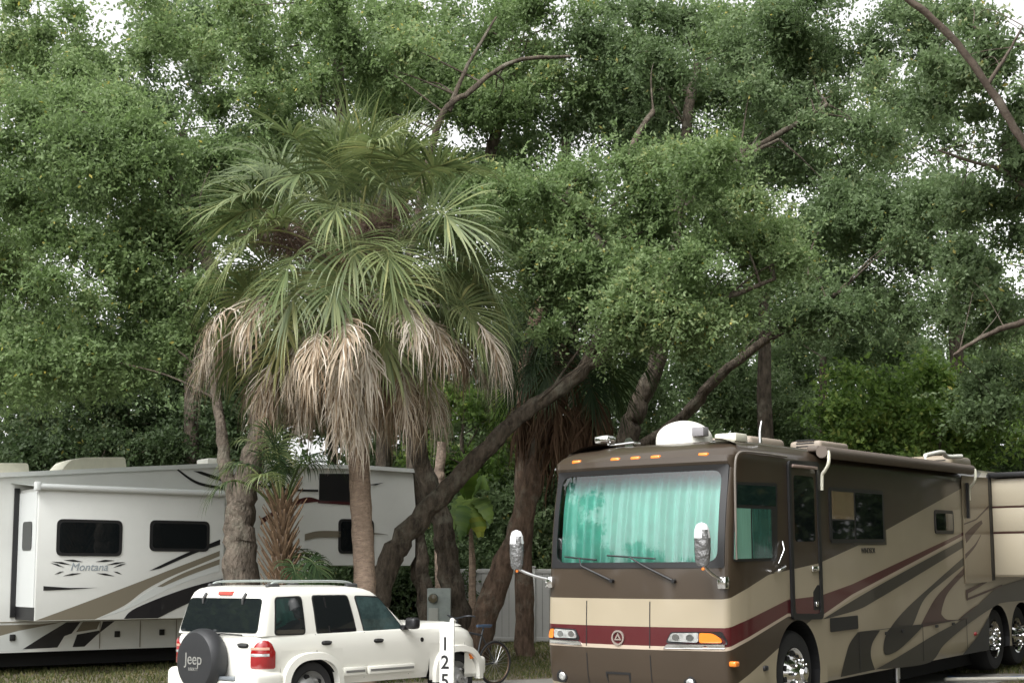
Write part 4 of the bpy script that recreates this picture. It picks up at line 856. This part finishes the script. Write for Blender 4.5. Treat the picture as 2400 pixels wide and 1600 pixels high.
# ------------------------------------------------------------------ small white car
JW = 1.74
M_jp = mat("white_car_paint", (.78, .77, .705), .3, coat=.7)
M_jdark = mat("grey_plastic", (.05, .05, .05), .55)
car = thing("parked_car", "white boxy sport utility car with a black covered spare wheel on its tailgate", "car", (-2.86, 15.75, .05), (0, 0, R(49.5)), None, .965)
LB = [(.40, .08, 3.98, .06), (.50, .02, 4.05, .02), (.66, .0, 4.08, .0), (.85, .0, 4.05, 0), (.98, .01, 3.96, .015), (1.035, .03, 3.84, .04), (1.06, .07, 3.70, .09)]
def jout(x0, x1, ins, r0=.16, r1=.55):
    o = []
    a, b = ins, JW - ins; n = 6
    for k in range(n + 1): t = math.pi / 2 * k / n; o.append((x0 + r0 - r0 * math.cos(math.pi / 2 - t) if 0 else x0 + r0 - r0 * math.sin(t), b - r0 + r0 * math.cos(t) if 0 else b - r0 * (1 - math.cos(t)) ))
    o = o[::-1]                                            # rear face to left side handled below
    q = []
    for k in range(n + 1): t = math.pi / 2 * k / n; q.append((x0 + r0 * (1 - math.sin(t)), a + r0 * (1 - math.cos(t)))) # visible rear corner: from rear face to the side
    side = [(.30, a), (1.30, a), (2.3, a), (2.86, a)]
    f = []
    for k in range(n + 1): t = math.pi / 2 * k / n; f.append((x1 - r1 * .9 * (1 - math.sin(t)), a + r1 * (1 - math.cos(t)) ** 1.0))
    vis = [(x0, a + r0 + .001)] + [(x0 + r0 * (1 - math.cos(math.pi / 2 * k / n)), a + r0 * (1 - math.sin(math.pi / 2 * k / n))) for k in range(1, n + 1)] + side + [(x1 - r1 * .9 + r1 * .9 * math.sin(math.pi / 2 * k / n), a + r1 * (1 - math.cos(math.pi / 2 * k / n))) for k in range(n + 1)]
    return vis + [(x, JW - y) for x, y in reversed(vis)]
mb = MB(); rings = [[Vector((x, y, z)) for x, y in jout(x0, x1, ins)] for z, x0, x1, ins in LB]; N = len(rings[0])
for r_ in rings: mb.v += [tuple(q) for q in r_]
iS = 7                                                     # first side point (x = .30)
for j in range(len(rings) - 1):
    for i in range(N):
        k = (i + 1) % N
        if LB[j][0] < .84 and i in (iS, iS + 3): continue
        mb.f.append((j * N + i, j * N + k, (j + 1) * N + k, (j + 1) * N + i)); mb.m.append(0); mb.t.append(0)
mb.f.append(tuple((len(rings) - 1) * N + i for i in range(N))); mb.m.append(0); mb.t.append(0)
mb.f.append(tuple(range(N - 1, -1, -1))); mb.m.append(1); mb.t.append(0)
arch(mb, .30, 1.30, .40, .85, .80, .36, .43, .38, .0, .3)
xe = 4.05 - .55 * .9; arch(mb, 2.86, xe, .40, .85, 3.41, .36, .40, .36, .0, .3) if xe > 3.45 else None
mb.build("body", [M_jp, M_dark], car, 38)
# bonnet bulge
m = MB(); vs = []; hz = [(1.055, 2.45, 3.72, .12), (1.09, 2.45, 3.66, .17), (1.115, 2.45, 3.52, .28), (1.125, 2.5, 3.3, .5)]
rr = [rpoly([(x0, i_), (x1, i_), (x1, JW - i_), (x0, JW - i_)], .18, 5) for z, x0, x1, i_ in hz]; K = len(rr[0])
for (z, *_), q in zip(hz, rr): m.v += [(x, y, z) for x, y in q]
for j in range(3):
    for i in range(K): m.f.append((j * K + i, j * K + (i + 1) % K, (j + 1) * K + (i + 1) % K, (j + 1) * K + i)); m.m.append(0); m.t.append(0)
m.f.append(tuple(3 * K + i for i in range(K))); m.m.append(0); m.t.append(0); m.build("bonnet", M_jp, car, 50)
# cabin: (height, rear x, front x, inset)
CB = [(1.03, .02, 2.62, .025), (1.10, .035, 2.50, .03), (1.30, .09, 2.27, .065), (1.48, .145, 2.07, .105), (1.54, .175, 1.98, .125), (1.58, .22, 1.86, .16), (1.61, .31, 1.70, .24), (1.625, .5, 1.5, .4)]
cr_ = lambda z: interp(z, CB, 1); ci = lambda z: interp(z, CB, 3)
mb = MB(); rr = [rpoly([(x0, i_), (x1, i_ + .05), (x1 + .10, JW / 2), (x1, JW - i_ - .05), (x0, JW - i_)], .11, 5) for z, x0, x1, i_ in CB]; K = len(rr[0])
for (z, *_), q in zip(CB, rr): mb.v += [(x, y, z) for x, y in q]
for j in range(len(CB) - 1):
    for i in range(K): mb.f.append((j * K + i, j * K + (i + 1) % K, (j + 1) * K + (i + 1) % K, (j + 1) * K + i)); mb.m.append(0); mb.t.append(0)
mb.f.append(tuple((len(CB) - 1) * K + i for i in range(K))); mb.m.append(0); mb.t.append(0)
mb.build("cabin", M_jp, car, 50)
CS = lambda x, z, d: Vector((x, ci(z) + .05 * max(0, (x - cr_(z) - .1)) / 2.2 - d, z))
CRr = lambda y, z, d: Vector((cr_(z) - .004 - d, y, z))
M_jg = mat("car_window_glass", (.010, .013, .014), .03, spec=.7); M_jg2 = mat("front_window_glass", (.045, .075, .075), .03, spec=.7, var=.5, vscale=4)
def sidewin(pts, mm, r=.05):
    m = MB(); c = Vector((sum(p[0] for p in pts) / len(pts), sum(p[1] for p in pts) / len(pts)))
    o = [tuple(c + (Vector(p) - c) * (1 + .022 / max(.1, (Vector(p) - c).length))) for p in pts]
    m.plate(dens(rpoly(o, r * 1.1), 3), CS, -.01, .004); w = m.build("window", M_black, car, 0)
    m = MB(); m.plate(dens(rpoly(pts, r), 3), CS, .004, .007); m.build("pane", mm, w, 0); return w
sidewin([(.23, 1.05), (.70, 1.045), (.69, 1.485), (.29, 1.475)], M_jg)
w = sidewin([(.91, 1.04), (1.57, 1.035), (1.47, 1.49), (.89, 1.495)], M_jg)
m = MB(); m.plate([(1.10, 1.05), (1.125, 1.05), (1.085, 1.48), (1.06, 1.48)], CS, .007, .012); m.build("divider", M_black, w, 0)
sidewin([(1.72, 1.035), (2.42, 1.045), (2.36, 1.12), (2.03, 1.46), (1.62, 1.485)], M_jg2)
m = MB(); m.plate(dens(rpoly([(.11, 1.065), (JW - .11, 1.055), (JW - .17, 1.47), (.17, 1.475)], .06), 4), CRr, -.01, .006); w = m.build("rear_window", M_jg, car, 0)
m = MB(); a = lambda y, z: CRr(y, z, .03); m.tube([a(.95, 1.03), a(.75, 1.045), a(.35, 1.04)], [.014, .01, .008], 6); m.build("rear_wiper", M_black, car, 60)
for y in (1.28, .50):
    m = MB(); m.tube([CRr(y, 1.53, .01), CRr(y, 1.46, .03), CRr(y, 1.40, .012)], [.02, .018, .012], 8); m.build("glass_hinge", M_jdark, car, 60)
o = CRr(JW / 2 + .02, 1.535, 0); m = MB(); m.box((o.x - .04, o.y - .13, 1.505), (o.x + .06, o.y + .13, 1.555), .015); m.build("brake_light", mat("faded_red_lens", (.62, .10, .08), .2, coat=.6), car, 40)
# tail lights wrap the rear corners
def tail(flip):
    Y = (lambda y: JW - y) if flip else (lambda y: y)
    seg = [(.0, .30), (.0, .22), (.0, .16)] + [(.16 * (1 - math.cos(math.pi / 2 * k / 5)), .16 * (1 - math.sin(math.pi / 2 * k / 5))) for k in range(1, 6)]
    seg = [(.0, .17)] + seg[3:] + [(.20, .0)]
    def piece(z0, z1, off, nm, mm, par, top=0.):
        m = MB(); vs = []; n = len(seg)
        for z, s_ in ((z0, 0), (z0 + .02, off), (z1 - .03 if top else z1 - .01, off), (z1, 0 if top else off * .9)):
            for i, (x, y) in enumerate(seg):
                nx = -1 + i / (n - 1); ny = -i / (n - 1); l = math.hypot(nx, ny); zz = z if not top or z < z1 - .06 else z - .11 * abs(2 * i / (n - 1) - 1) ** 2.2
                vs.append((x + nx / l * s_, Y(y + ny / l * s_), zz))
        m.add(vs, [(j * n + i, j * n + i + 1, (j + 1) * n + i + 1, (j + 1) * n + i) for j in range(3) for i in range(n - 1)])
        m.add([vs[j * n] for j in range(4)], [(0, 1, 2, 3)]); m.add([vs[j * n + n - 1] for j in range(4)], [(0, 1, 2, 3)])
        return m.build(nm, mm, par, 50)
    t = piece(.645, .985, .022, "tail_light", M_red, car, 1)
    seg = seg[:5]
    piece(.775, .825, .027, "reverse_lens", M_clear, t); piece(.85, .90, .027, "signal_lens", mat("pinkish_lens", (.55, .30, .22), .15, coat=.6), t)
tail(False); tail(True)
# spare wheel with cover
SY, SZ = .96, .72
m = MB(); m.lathe([(.355, -.0), (.385, .06), (.387, .14), (.372, .20), (.34, .235), (.31, .24), (.15, .245), (.005, .245)], (-.015, SY, SZ), (-1, 0, 0), 48, cap=False); sp = m.build("spare_wheel_cover", mat("black_vinyl", (.022, .023, .025), .5, bump=.15, bscale=8), car, 30)
MT = Matrix.Rotation(R(-90), 4, 'Z') @ Matrix.Rotation(R(90), 4, 'X')
M_let = mat("pale_lettering", (.24, .24, .22), .6)
text("Jeep", .20, M_let, sp, Matrix.Translation((-.262, SY, SZ + .02)) @ MT)
text("LIBERTY", .052, M_let, sp, Matrix.Translation((-.262, SY, SZ - .10)) @ MT)
def handle(fn, x, z, w=.16, h=.055, par=car):
    m = MB(); m.plate([(x + w / 2 * math.copysign(abs(math.cos(2 * math.pi * k / 24)) ** .6, math.cos(2 * math.pi * k / 24)), z + h / 2 * math.copysign(abs(math.sin(2 * math.pi * k / 24)) ** .8, math.sin(2 * math.pi * k / 24))) for k in range(24)], fn, .0, .008); hd = m.build("door_handle", M_black, par, 0)
    m = MB(); m.plate(rrect(x - w * .42, z - .004, x + w * .42, z + h * .38, .01), fn, .008, .03); m.build("grip", M_jdark, hd, 40)
JS = lambda x, z, d: Vector((x, -d + (interp(z, LB, 3)), z)); JR = lambda y, z, d: Vector((interp(z, LB, 1) - d, y, z))
handle(JR, .34, .915, .20, .06); handle(JS, 1.03, .92); handle(JS, 1.92, .915)
for x, z0, z1 in ((.87, .82, 1.03), (1.70, .46, 1.03), (2.50, .46, 1.03)):
    m = MB(); m.plate([(x - .005, z0), (x + .005, z0), (x + .005, z1), (x - .005, z1)], JS, .001, .003); m.build("panel_gap", M_jdark, car, 0)
m = MB(); m.plate([(.16, 1.028), (JW - .16, 1.028), (JW - .16, 1.036), (.16, 1.036)], JR, .0, .008); m.plate([(.17, .62), (.175, .62), (.175, 1.03), (.17, 1.03)], JR, .001, .004); m.build("panel_gap", M_jdark, car, 0)
for x0, x1 in ((1.30, 1.68), (1.72, 2.56)):
    m = MB(); m.box((x0, -.035, .50), (x1, .01, .60), .012); mo = m.build("side_moulding", M_jp, car, 40)
    m = MB(); m.box((x0 + .03, -.041, .535), (x1 - .03, -.0345, .565)); m.build("moulding_insert", mat("moulding_grey", (.17, .17, .16), .5), mo, 0)
# wheel arch flares
def flare(cx, cz, ro, ri, z0, pw=2.6):
    m = MB(); n = 30; P_ = []
    for k in range(n + 1):
        t = math.pi * k / n * 1.06 - .09; c, s_ = math.cos(t), math.sin(t); e = 2 / pw
        f = lambda r_: (cx + r_ * math.copysign(abs(c) ** e, c), max(z0, cz + r_ * .92 * math.copysign(abs(s_) ** e, s_)))
        a, b = f(ro), f(ri); P_ += [(a[0], .0, a[1]), (a[0] * .85 + b[0] * .15, -.055, a[1] * .85 + b[1] * .15), (b[0], -.065, b[1]), (b[0], .04, b[1])]
    m.add(P_, [(4 * i + j, 4 * i + j + 1, 4 * i + 5 + j, 4 * i + 4 + j) for i in range(n) for j in range(3)]); return m.build("wheel_flare", M_jp, car, 40)
flare(.80, .36, .50, .40, .33); flare(3.41, .36, .49, .39, .33)
for x in (.80, 3.41): wheel(x, .02, .35, .36, .22, car, .235, .03, 5, mrim=mat("alloy_grey", (.33, .33, .32), .4, .6))
m = MB(); m.box((-.14, -.05, .34), (.34, .36, .62), .085, seg=4); m.box((-.12, JW - .40, .34), (.34, JW - .02, .62), .085, seg=4); m.box((-.12, .30, .34), (.0, JW - .3, .50), .02); bp = m.build("rear_bumper", M_jp, car, 40)
m = MB(); m.box((-.13, .36, .505), (.0, JW - .36, .545), .008); m.build("step_pad", mat("step_metal", (.30, .33, .36), .35, .6), bp, 30)
m = MB(); m.box((3.75, .12, .36), (4.16, JW - .12, .62), .06, seg=3); m.build("front_bumper", M_jp, car, 40)
m = MB(); m.box((3.66, -.012, .60), (3.80, .10, .68), .015); m.build("side_marker", M_amber, car, 40)
# headlight at the front corner
for y in (.26, JW - .26):
    m = MB(); m.lathe([(.10, -.06), (.10, .0), (.06, .02), (.01, .03)], (4.0, y + (.16 if y < 1 else -.16), .82), (1, 0, 0), 20); m.build("headlight", M_clear, car, 40)
def jmir(flip):
    Y = (lambda y: JW - y) if flip else (lambda y: y); m = MB()
    lo = [2.36, Y(-.20), 1.05]; hi = [2.50, Y(-.01), 1.20]; lo[1], hi[1] = min(lo[1], hi[1]), max(lo[1], hi[1]); m.box(lo, hi, .045, seg=3); k = m.build("wing_mirror", M_black, car, 40)
    m = MB(); a, b = sorted((Y(-.02), Y(.06))); m.box((2.36, a, 1.04), (2.46, b, 1.10), .01); m.build("mirror_mount", M_black, k, 40)
jmir(False); jmir(True)
# roof rails with dark feet
for y in (.30, JW - .30):
    m = MB(); m.tube(catmull([(.34, y, 1.60), (.42, y, 1.66), (.7, y, 1.675), (1.4, y, 1.675), (1.66, y, 1.655), (1.76, y, 1.60)], 6), .016, 8); rl = m.build("roof_rail", mat("rail_grey", (.42, .46, .44), .4, .3), car, 60)
    for x in (.40, 1.70):
        m = MB(); m.box((x - .10, y - .03, 1.57), (x + .10, y + .03, 1.65), .025); m.build("rail_foot", M_jdark, rl, 50)
m = MB(); m.tube([(2.62, .16, 1.06), (2.58, .16, 1.16)], .012, 6); m.lathe([(.03, 0), (.03, .01)], (2.72, .0 + .008, .90), (0, -1, 0), 14); m.build("antenna_base", M_black, car, 50)

# ------------------------------------------------------------------ numbered post
py_ = 13.4; pp0 = at(1028, 1300, py_); pp_ = Vector((pp0.x, py_, 0)); ph = at(1028, 1428, py_).z
post = thing("number_post", "white wooden site post with black numbers standing by the white car", "post", pp_)
m = MB(); hw = .069; m.box((-hw, -hw, -.3), (hw, hw, ph), .012, seg=2); m.build("post", mat("post_white", (.80, .80, .76), .6, bump=.15, bscale=30), post, 40)
pm = MB
M_num = mat("black_numbers", (.012, .012, .014), .5)
for ch, y in (("1", 1478), ("2", 1520), ("5", 1562), ):
    z = at(1022, y, py_).z; text(ch, .178, M_num, post, Matrix.Translation((-.018, -hw - .002, z)) @ Matrix.Rotation(R(90), 4, 'X') @ Matrix.Scale(.92, 4, (1, 0, 0)), "number", bold=.003)

# ------------------------------------------------------------------ white travel trailer
tr = thing("travel_trailer", "white fifth wheel trailer with a bulky slide out and swooping tan and black stripes", "trailer", (-7.843, 21., .15), (0, 0, R(38)))
M_tw = mat("white_fibreglass", (.64, .65, .62), .35, coat=.3, var=.04, vscale=1.5); M_tw2 = mat("white_slide_end", (.60, .62, .61), .4)
M_tan = mat("tan_stripe", (.17, .15, .11), .4, coat=.3); M_tblk = mat("black_stripe", (.012, .012, .014), .3, coat=.4); M_tred = mat("dark_red_stripe", (.055, .012, .014), .3, coat=.4); M_tlt = mat("light_stripe", (.50, .52, .50), .4)
WY = .88
prof = [(-4.5, .36), (5.25, .36), (5.3, 1.2), (5.5, 1.77), (8.12, 1.77), (8.24, 1.95), (8.24, 2.9), (8.18, 3.55), (8.05, 3.66), (7.0, 3.66), (4.3, 3.575), (2.0, 3.37), (.25, 3.21), (-1.5, 3.08), (-4.5, 3.02)]
m = MB(); m.plate(prof, lambda a, b, d: Vector((a, d, b)), WY, WY + 2.44); m.build("body", M_tw, tr, 30)
m = MB(); rt = [(-4.5, 3.02), (-1.5, 3.08), (.25, 3.21), (2.0, 3.37), (4.3, 3.575), (7.0, 3.66), (8.2, 3.645)]
m.plate(rt + [(x, z - .075) for x, z in reversed(rt)], lambda a, b, d: Vector((a, d, b + .01)), WY - .05, WY + .2); m.build("roof_rail", mat("roof_edge_white", (.62, .64, .62), .4), tr, 30)
m = MB(); m.box((.56, .0, .875), (3.74, WY + .3, 2.95), .018); slo = m.build("slide_out", M_tw, tr, 30)
m = MB(); m.box((.545, .03, 1.09), (.559, WY - .02, 2.89)); m.build("end_wall", M_tw2, slo)
m = MB(); m.plate(rrect(.20, 1.98, .62, 2.43, .07), lambda a, b, d: Vector((.545 - d, a, b)), .0, .012); m.build("end_window", M_dglass, slo)
m = MB(); m.box((.465, WY - .03, .92), (.545, WY - .001, 2.98)); m.build("slide_seal", M_black, tr)
m = MB(); m.box((.555, .02, .885), (.575, WY, 1.09)); m.build("dark_sill", M_black, slo)
m = MB(); m.plate([(.40, 3.06), (3.9, 3.06), (3.8, 2.965), (.50, 2.965)], lambda a, b, d: Vector((a, (b - 2.965) / .095 * (WY + .05) - .05 + d, b)), 0, .02); tpz = m.build("slide_topper", M_tlt, tr, 30)
m = MB(); m.tube([(.52, -.05, 2.965), (3.78, -.05, 2.965)], .05, 10); m.build("roller", M_tw2, tpz, 60)
m = MB(); m.box((.48, -.10, 2.90), (.56, .02, 3.04), .015); m.build("roller_bracket", M_tw2, tpz, 40)
TS = lambda x, z, d: Vector((x, -d, z)); TW = lambda x, z, d: Vector((x, WY - d, z))
for x0, z0, x1, z1 in ((.86, 1.89, 1.93, 2.47), (2.40, 1.98, 3.46, 2.49)):
    m = MB(); m.plate(rrect(x0, z0, x1, z1, .10), TS, .0, .014); w = m.build("window", M_black, slo, 30)
    m = MB(); m.plate(rrect(x0 + .05, z0 + .05, x1 - .05, z1 - .05, .07), TS, .014, .017); m.build("pane", M_dglass, w)
m = MB(); m.plate(rrect(6.5, 1.99, 7.28, 2.64, .10), TW, .0, .014); w = m.build("window", M_black, tr, 30)
m = MB(); m.plate(rrect(6.55, 2.04, 7.23, 2.59, .07), TW, .014, .017); m.build("pane", M_dglass, w)
sl_ = [(M_tan, band([(.58, .89), (1.3, 1.14), (2.3, 1.50), (2.73, 1.66), (3.2, 1.83), (3.66, 2.0)], [(1.52, .89), (2.0, 1.10), (2.34, 1.34), (2.73, 1.54), (3.2, 1.73), (3.66, 1.91)])),
       (M_tlt, band([(2.0, 1.05), (2.5, 1.38), (3.1, 1.62), (3.66, 1.84)], [(1.54, .89), (2.1, 1.06), (2.9, 1.42), (3.66, 1.66)])),
       (M_tan, band([(2.55, 1.40), (3.0, 1.62), (3.66, 1.86)], [(2.65, 1.40), (3.1, 1.58), (3.66, 1.77)])),
       (M_tblk, band([(2.41, 1.66), (3.0, 1.93), (3.66, 2.19)], [(2.6, 1.70), (3.2, 1.95), (3.66, 2.10)])),
       (M_tblk, band([(2.0, .89), (2.2, 1.06), (3.0, 1.35), (3.72, 1.53)], [(2.58, .89), (3.1, 1.12), (3.72, 1.33)])),
       (M_tblk, [(.68, 1.35), (1.1, 1.365), (1.55, 1.39), (1.1, 1.39), (.68, 1.42)])]
for i, (mm, poly) in enumerate(sl_):
    m = MB(); m.plate(poly, TS, .001 + .0015 * i, .002 + .0015 * i); m.build("painted_stripe", mm, slo, 0)
wl_ = [(M_tan, [(-1.5, .80), (.95, .80), (1.3, .83), (-.3, .40), (-1.5, .40)]), (M_tlt, [(-.6, .38), (-.2, .50), (.6, .70), (1.37, .835), (1.9, .835), (.7, .38)]),
       (M_tblk, [(.69, .41), (1.0, .60), (1.39, .825), (1.62, .825), (1.48, .64), (1.36, .60), (1.25, .42)]), (M_tblk, [(1.50, .42), (1.57, .62), (1.96, .68), (2.0, .825), (2.2, .825), (1.9, .60), (1.70, .42)]),
       (M_tan, [(1.66, .825), (1.95, .825), (1.9, .70), (1.55, .66)]),
       (M_tred, band([(4.88, 2.60), (5.35, 2.86), (5.8, 3.02), (6.08, 2.98)], [(4.88, 2.48), (5.2, 2.70), (5.6, 2.87), (6.08, 2.95)])), (M_tblk, [(6.07, 2.93), (6.82, 2.93), (6.80, 3.50), (6.07, 3.47)]),
       (M_tred, band([(6.05, 2.96), (6.5, 2.965), (6.85, 2.96)], [(6.05, 2.92), (6.5, 2.91), (6.85, 2.90)])),
       (M_tblk, band([(3.24, 3.40), (3.58, 3.19), (3.97, 3.11), (4.25, 3.10)], [(3.26, 3.42), (3.6, 3.23), (3.97, 3.16), (4.25, 3.15)])), (M_tblk, band([(3.54, 3.40), (4.01, 3.26), (4.4, 3.22), (5.4, 3.13), (6.05, 3.13)], [(3.7, 3.40), (4.1, 3.31), (4.5, 3.28), (5.4, 3.17), (6.05, 3.17)])),
       (M_tan, band([(5.78, 2.34), (6.05, 2.40), (6.48, 2.41), (7.3, 2.39), (7.6, 2.36)], [(5.78, 2.22), (6.05, 2.28), (6.48, 2.29), (7.3, 2.36), (7.6, 2.355)])), (M_tblk, [(7.1, 3.30), (7.5, 3.36), (7.3, 3.30)])]
for i, (mm, poly) in enumerate(wl_):
    m = MB(); m.plate(poly, TW, .001 + .0012 * i, .002 + .0012 * i); m.build("painted_stripe", mm, tr, 0)
for x, z in ((.52, .60), (2.25, .61), (3.04, .62)):
    m = MB(); m.box((x - .045, WY - .03, z - .05), (x + .045, WY, z + .05), .008); m.build("bay_latch", M_black, tr, 40)
m = MB()
for x in (1.95, 2.65, 3.3, 4.2): m.plate([(x - .006, .38), (x + .006, .38), (x + .006, .83), (x - .006, .83)], TW, .016, .018)
m.plate([(-4, .835), (5.2, .835), (5.2, .85), (-4, .85)], TW, .001, .012); m.build("bay_door_gap", M_tan, tr)
M_logo = mat("logo_blue_grey", (.30, .34, .37), .4); MX = Matrix.Translation((1.40, -.004, 1.715)) @ Matrix.Rotation(R(90), 4, 'X')
lg = text("Montana", .175, M_logo, slo, MX, "brand_lettering", shear=.25)
for sgn in (-1, 1):
    m = MB()
    for (x0, z0, x1, z1, w_) in ((.10, 1.80, .42, 1.825, .022), (.28, 1.75, .60, 1.80, .02), (.40, 1.71, .62, 1.78, .018), (.12, 1.62, .42, 1.575, .02), (.40, 1.65, .55, 1.60, .016)):
        if z0 > 1.73 or 1: m.plate([(1.40 + sgn * x0 * 1., z0), (1.40 + sgn * (x0 + x1) / 2, (z0 + z1) / 2 + w_), (1.40 + sgn * x1, z1), (1.40 + sgn * (x0 + x1) / 2, (z0 + z1) / 2 - w_ * .6)], TS, .003, .005)
    m.build("emblem_wing", M_tblk, slo, 0)
def tac(x, l, z, par=tr):
    m = MB(); m.plate(rpoly([(x, z), (x + l, z + .06), (x + l - .03, z + .28), (x + .35, z + .235), (x + .13, z + .16)], .05), lambda a, b, d: Vector((a, d, b)), WY + .9, WY + 1.6); a = m.build("air_conditioner", M_cream, par, 40)
tac(-.35, 1.35, 3.19); tac(1.55, 1.15, 3.38)
m = MB(); m.box((4.2, WY + .8, 3.55), (4.7, WY + 1.3, 3.72), .04); m.build("roof_vent", M_white, tr, 40)
m = MB(); m.box((5.6, WY + .8, 3.62), (6.1, WY + 1.3, 3.80), .04); m.build("roof_vent", M_white, tr, 40)
m = MB(); m.box((-4.4, WY + .3, .12), (5.0, WY + 2.1, .37)); m.build("chassis_shade_block", M_dark, tr)  # near-black box for the chassis and the shade below the trailer
m = MB(); m.box((5.25, WY + .9, .5), (5.9, WY + 1.5, 1.75), .05); m.build("hitch_frame", M_black, tr, 30)
for x in (-2.2, -1.3): wheel(x, WY + .06, .24, .37, .24, tr, .2, .03, 6)
for x in (4.9,):
    m = MB(); m.box((x - .05, WY + .2, -.12), (x + .05, WY + .3, .5)); m.build("landing_leg", M_black, tr, 30)

# ------------------------------------------------------------------ bicycle behind the car
byY = 20.6; wb = at(1136, 1506, byY); bk0 = Vector((wb.x, byY, gz(byY)))
bk = thing("bicycle", "dark bicycle with thin spoked wheels parked behind the front of the white car", "bicycle", bk0, (0, 0, R(180 + 44)), None, .93)
M_bk = mat("bicycle_frame_paint", (.02, .024, .03), .35, coat=.5); M_brim = mat("rim_brass", (.13, .09, .06), .4, .6)
def bwheel(x):
    m = MB(); rr = .335; n = 48; m.tube([(x + rr * math.cos(2 * math.pi * k / n), 0, rr + rr * math.sin(2 * math.pi * k / n)) for k in range(n + 1)], .019, 8, cap=False); w = m.build("wheel", M_rubber, bk, 60)
    m = MB(); m.tube([(x + .308 * math.cos(2 * math.pi * k / n), 0, rr + .308 * math.sin(2 * math.pi * k / n)) for k in range(n + 1)], .012, 6, cap=False); m.build("rim", M_brim, w, 60)
    m = MB()
    for k in range(24): a = 2 * math.pi * k / 24; m.tube([(x + .02 * math.cos(a + .9), .02 * (-1) ** k, rr + .02 * math.sin(a + .9)), (x + .3 * math.cos(a), 0, rr + .3 * math.sin(a))], .002, 3, cap=False)
    m.tube([(x, -.05, rr), (x, .05, rr)], .02, 8); m.build("spokes", M_alu, w, 0)
bwheel(0); bwheel(1.05)
m = MB()
for a, b, r_ in (((0, 0, .335), (.42, 0, .30), .012), ((0, 0, .335), (.28, 0, .78), .01), ((.42, 0, .30), (.26, 0, .86), .017), ((.42, 0, .30), (.86, 0, .80), .02), ((.28, 0, .78), (.84, 0, .88), .017), ((.82, 0, .96), (.90, 0, .62), .02), ((.90, .06, .62), (1.05, .06, .335), .012), ((.90, -.06, .62), (1.05, -.06, .335), .012)): m.tube([a, b], r_, 8)
m.build("frame", M_bk, bk, 60)
m = MB(); m.tube([(.26, 0, .84), (.245, 0, .93)], .013, 8); m.add([(.38, .025, .95), (.38, -.025, .95), (.12, -.085, .95), (.12, .085, .95), (.38, .02, .91), (.38, -.02, .91), (.14, -.06, .90), (.14, .06, .90)], [(0, 1, 2, 3), (7, 6, 5, 4), (0, 4, 5, 1), (1, 5, 6, 2), (2, 6, 7, 3), (3, 7, 4, 0)]); m.build("saddle", mat("saddle_blue", (.05, .08, .13), .5), bk, 30)
m = MB(); m.tube([(.82, 0, .95), (.80, 0, 1.06)], .014, 8); m.tube(catmull([(.70, .30, 1.09), (.80, .22, 1.10), (.84, 0, 1.06), (.80, -.22, 1.10), (.70, -.30, 1.09)], 5), .013, 8); m.build("handlebar", M_bk, bk, 60)
m = MB(); m.lathe([(.02, -.06), (.05, 0), (.05, .02), (.01, .03)], (.90, .0, 1.02), (1, 0, .1), 16); m.build("lamp", M_white, bk, 40)
m = MB(); m.lathe([(.09, -.004), (.09, .004)], (.42, -.04, .30), (0, 1, 0), 20); m.tube([(.42, -.06, .30), (.48, -.06, .14)], .01, 6); m.box((.44, -.15, .125), (.52, -.06, .145)); m.build("crank", M_bk, bk, 40)
# ------------------------------------------------------------------ hose and boards by the motorhome
hs = MB(); hp = [at(2175, 1520, 21.3), at(2240, 1530, 21.2), at(2310, 1526, 21.3), at(2380, 1518, 21.5), at(2460, 1526, 21.5)]
hs.tube(catmull([Vector((p.x, p.y, gz(p.y) + .03)) for p in hp], 8), .022, 8)
tag(hs.build("water_hose", mat("blue_hose", (.02, .07, .22), .4), None, 60), "blue water hose lying on the ground beside the rear wheels of the motorhome", "hose")
a, b = at(2170, 1548, 20.8), at(2470, 1535, 21.1); m = MB(); m.tube([Vector((a.x, a.y, gz(a.y) + .05)), Vector((b.x, b.y, gz(b.y) + .05))], .03, 12)
tag(m.build("drain_pipe", mat("pale_pipe", (.5, .48, .42), .5), None, 60), "pale drain pipe lying along the grass beside the motorhome", "pipe")
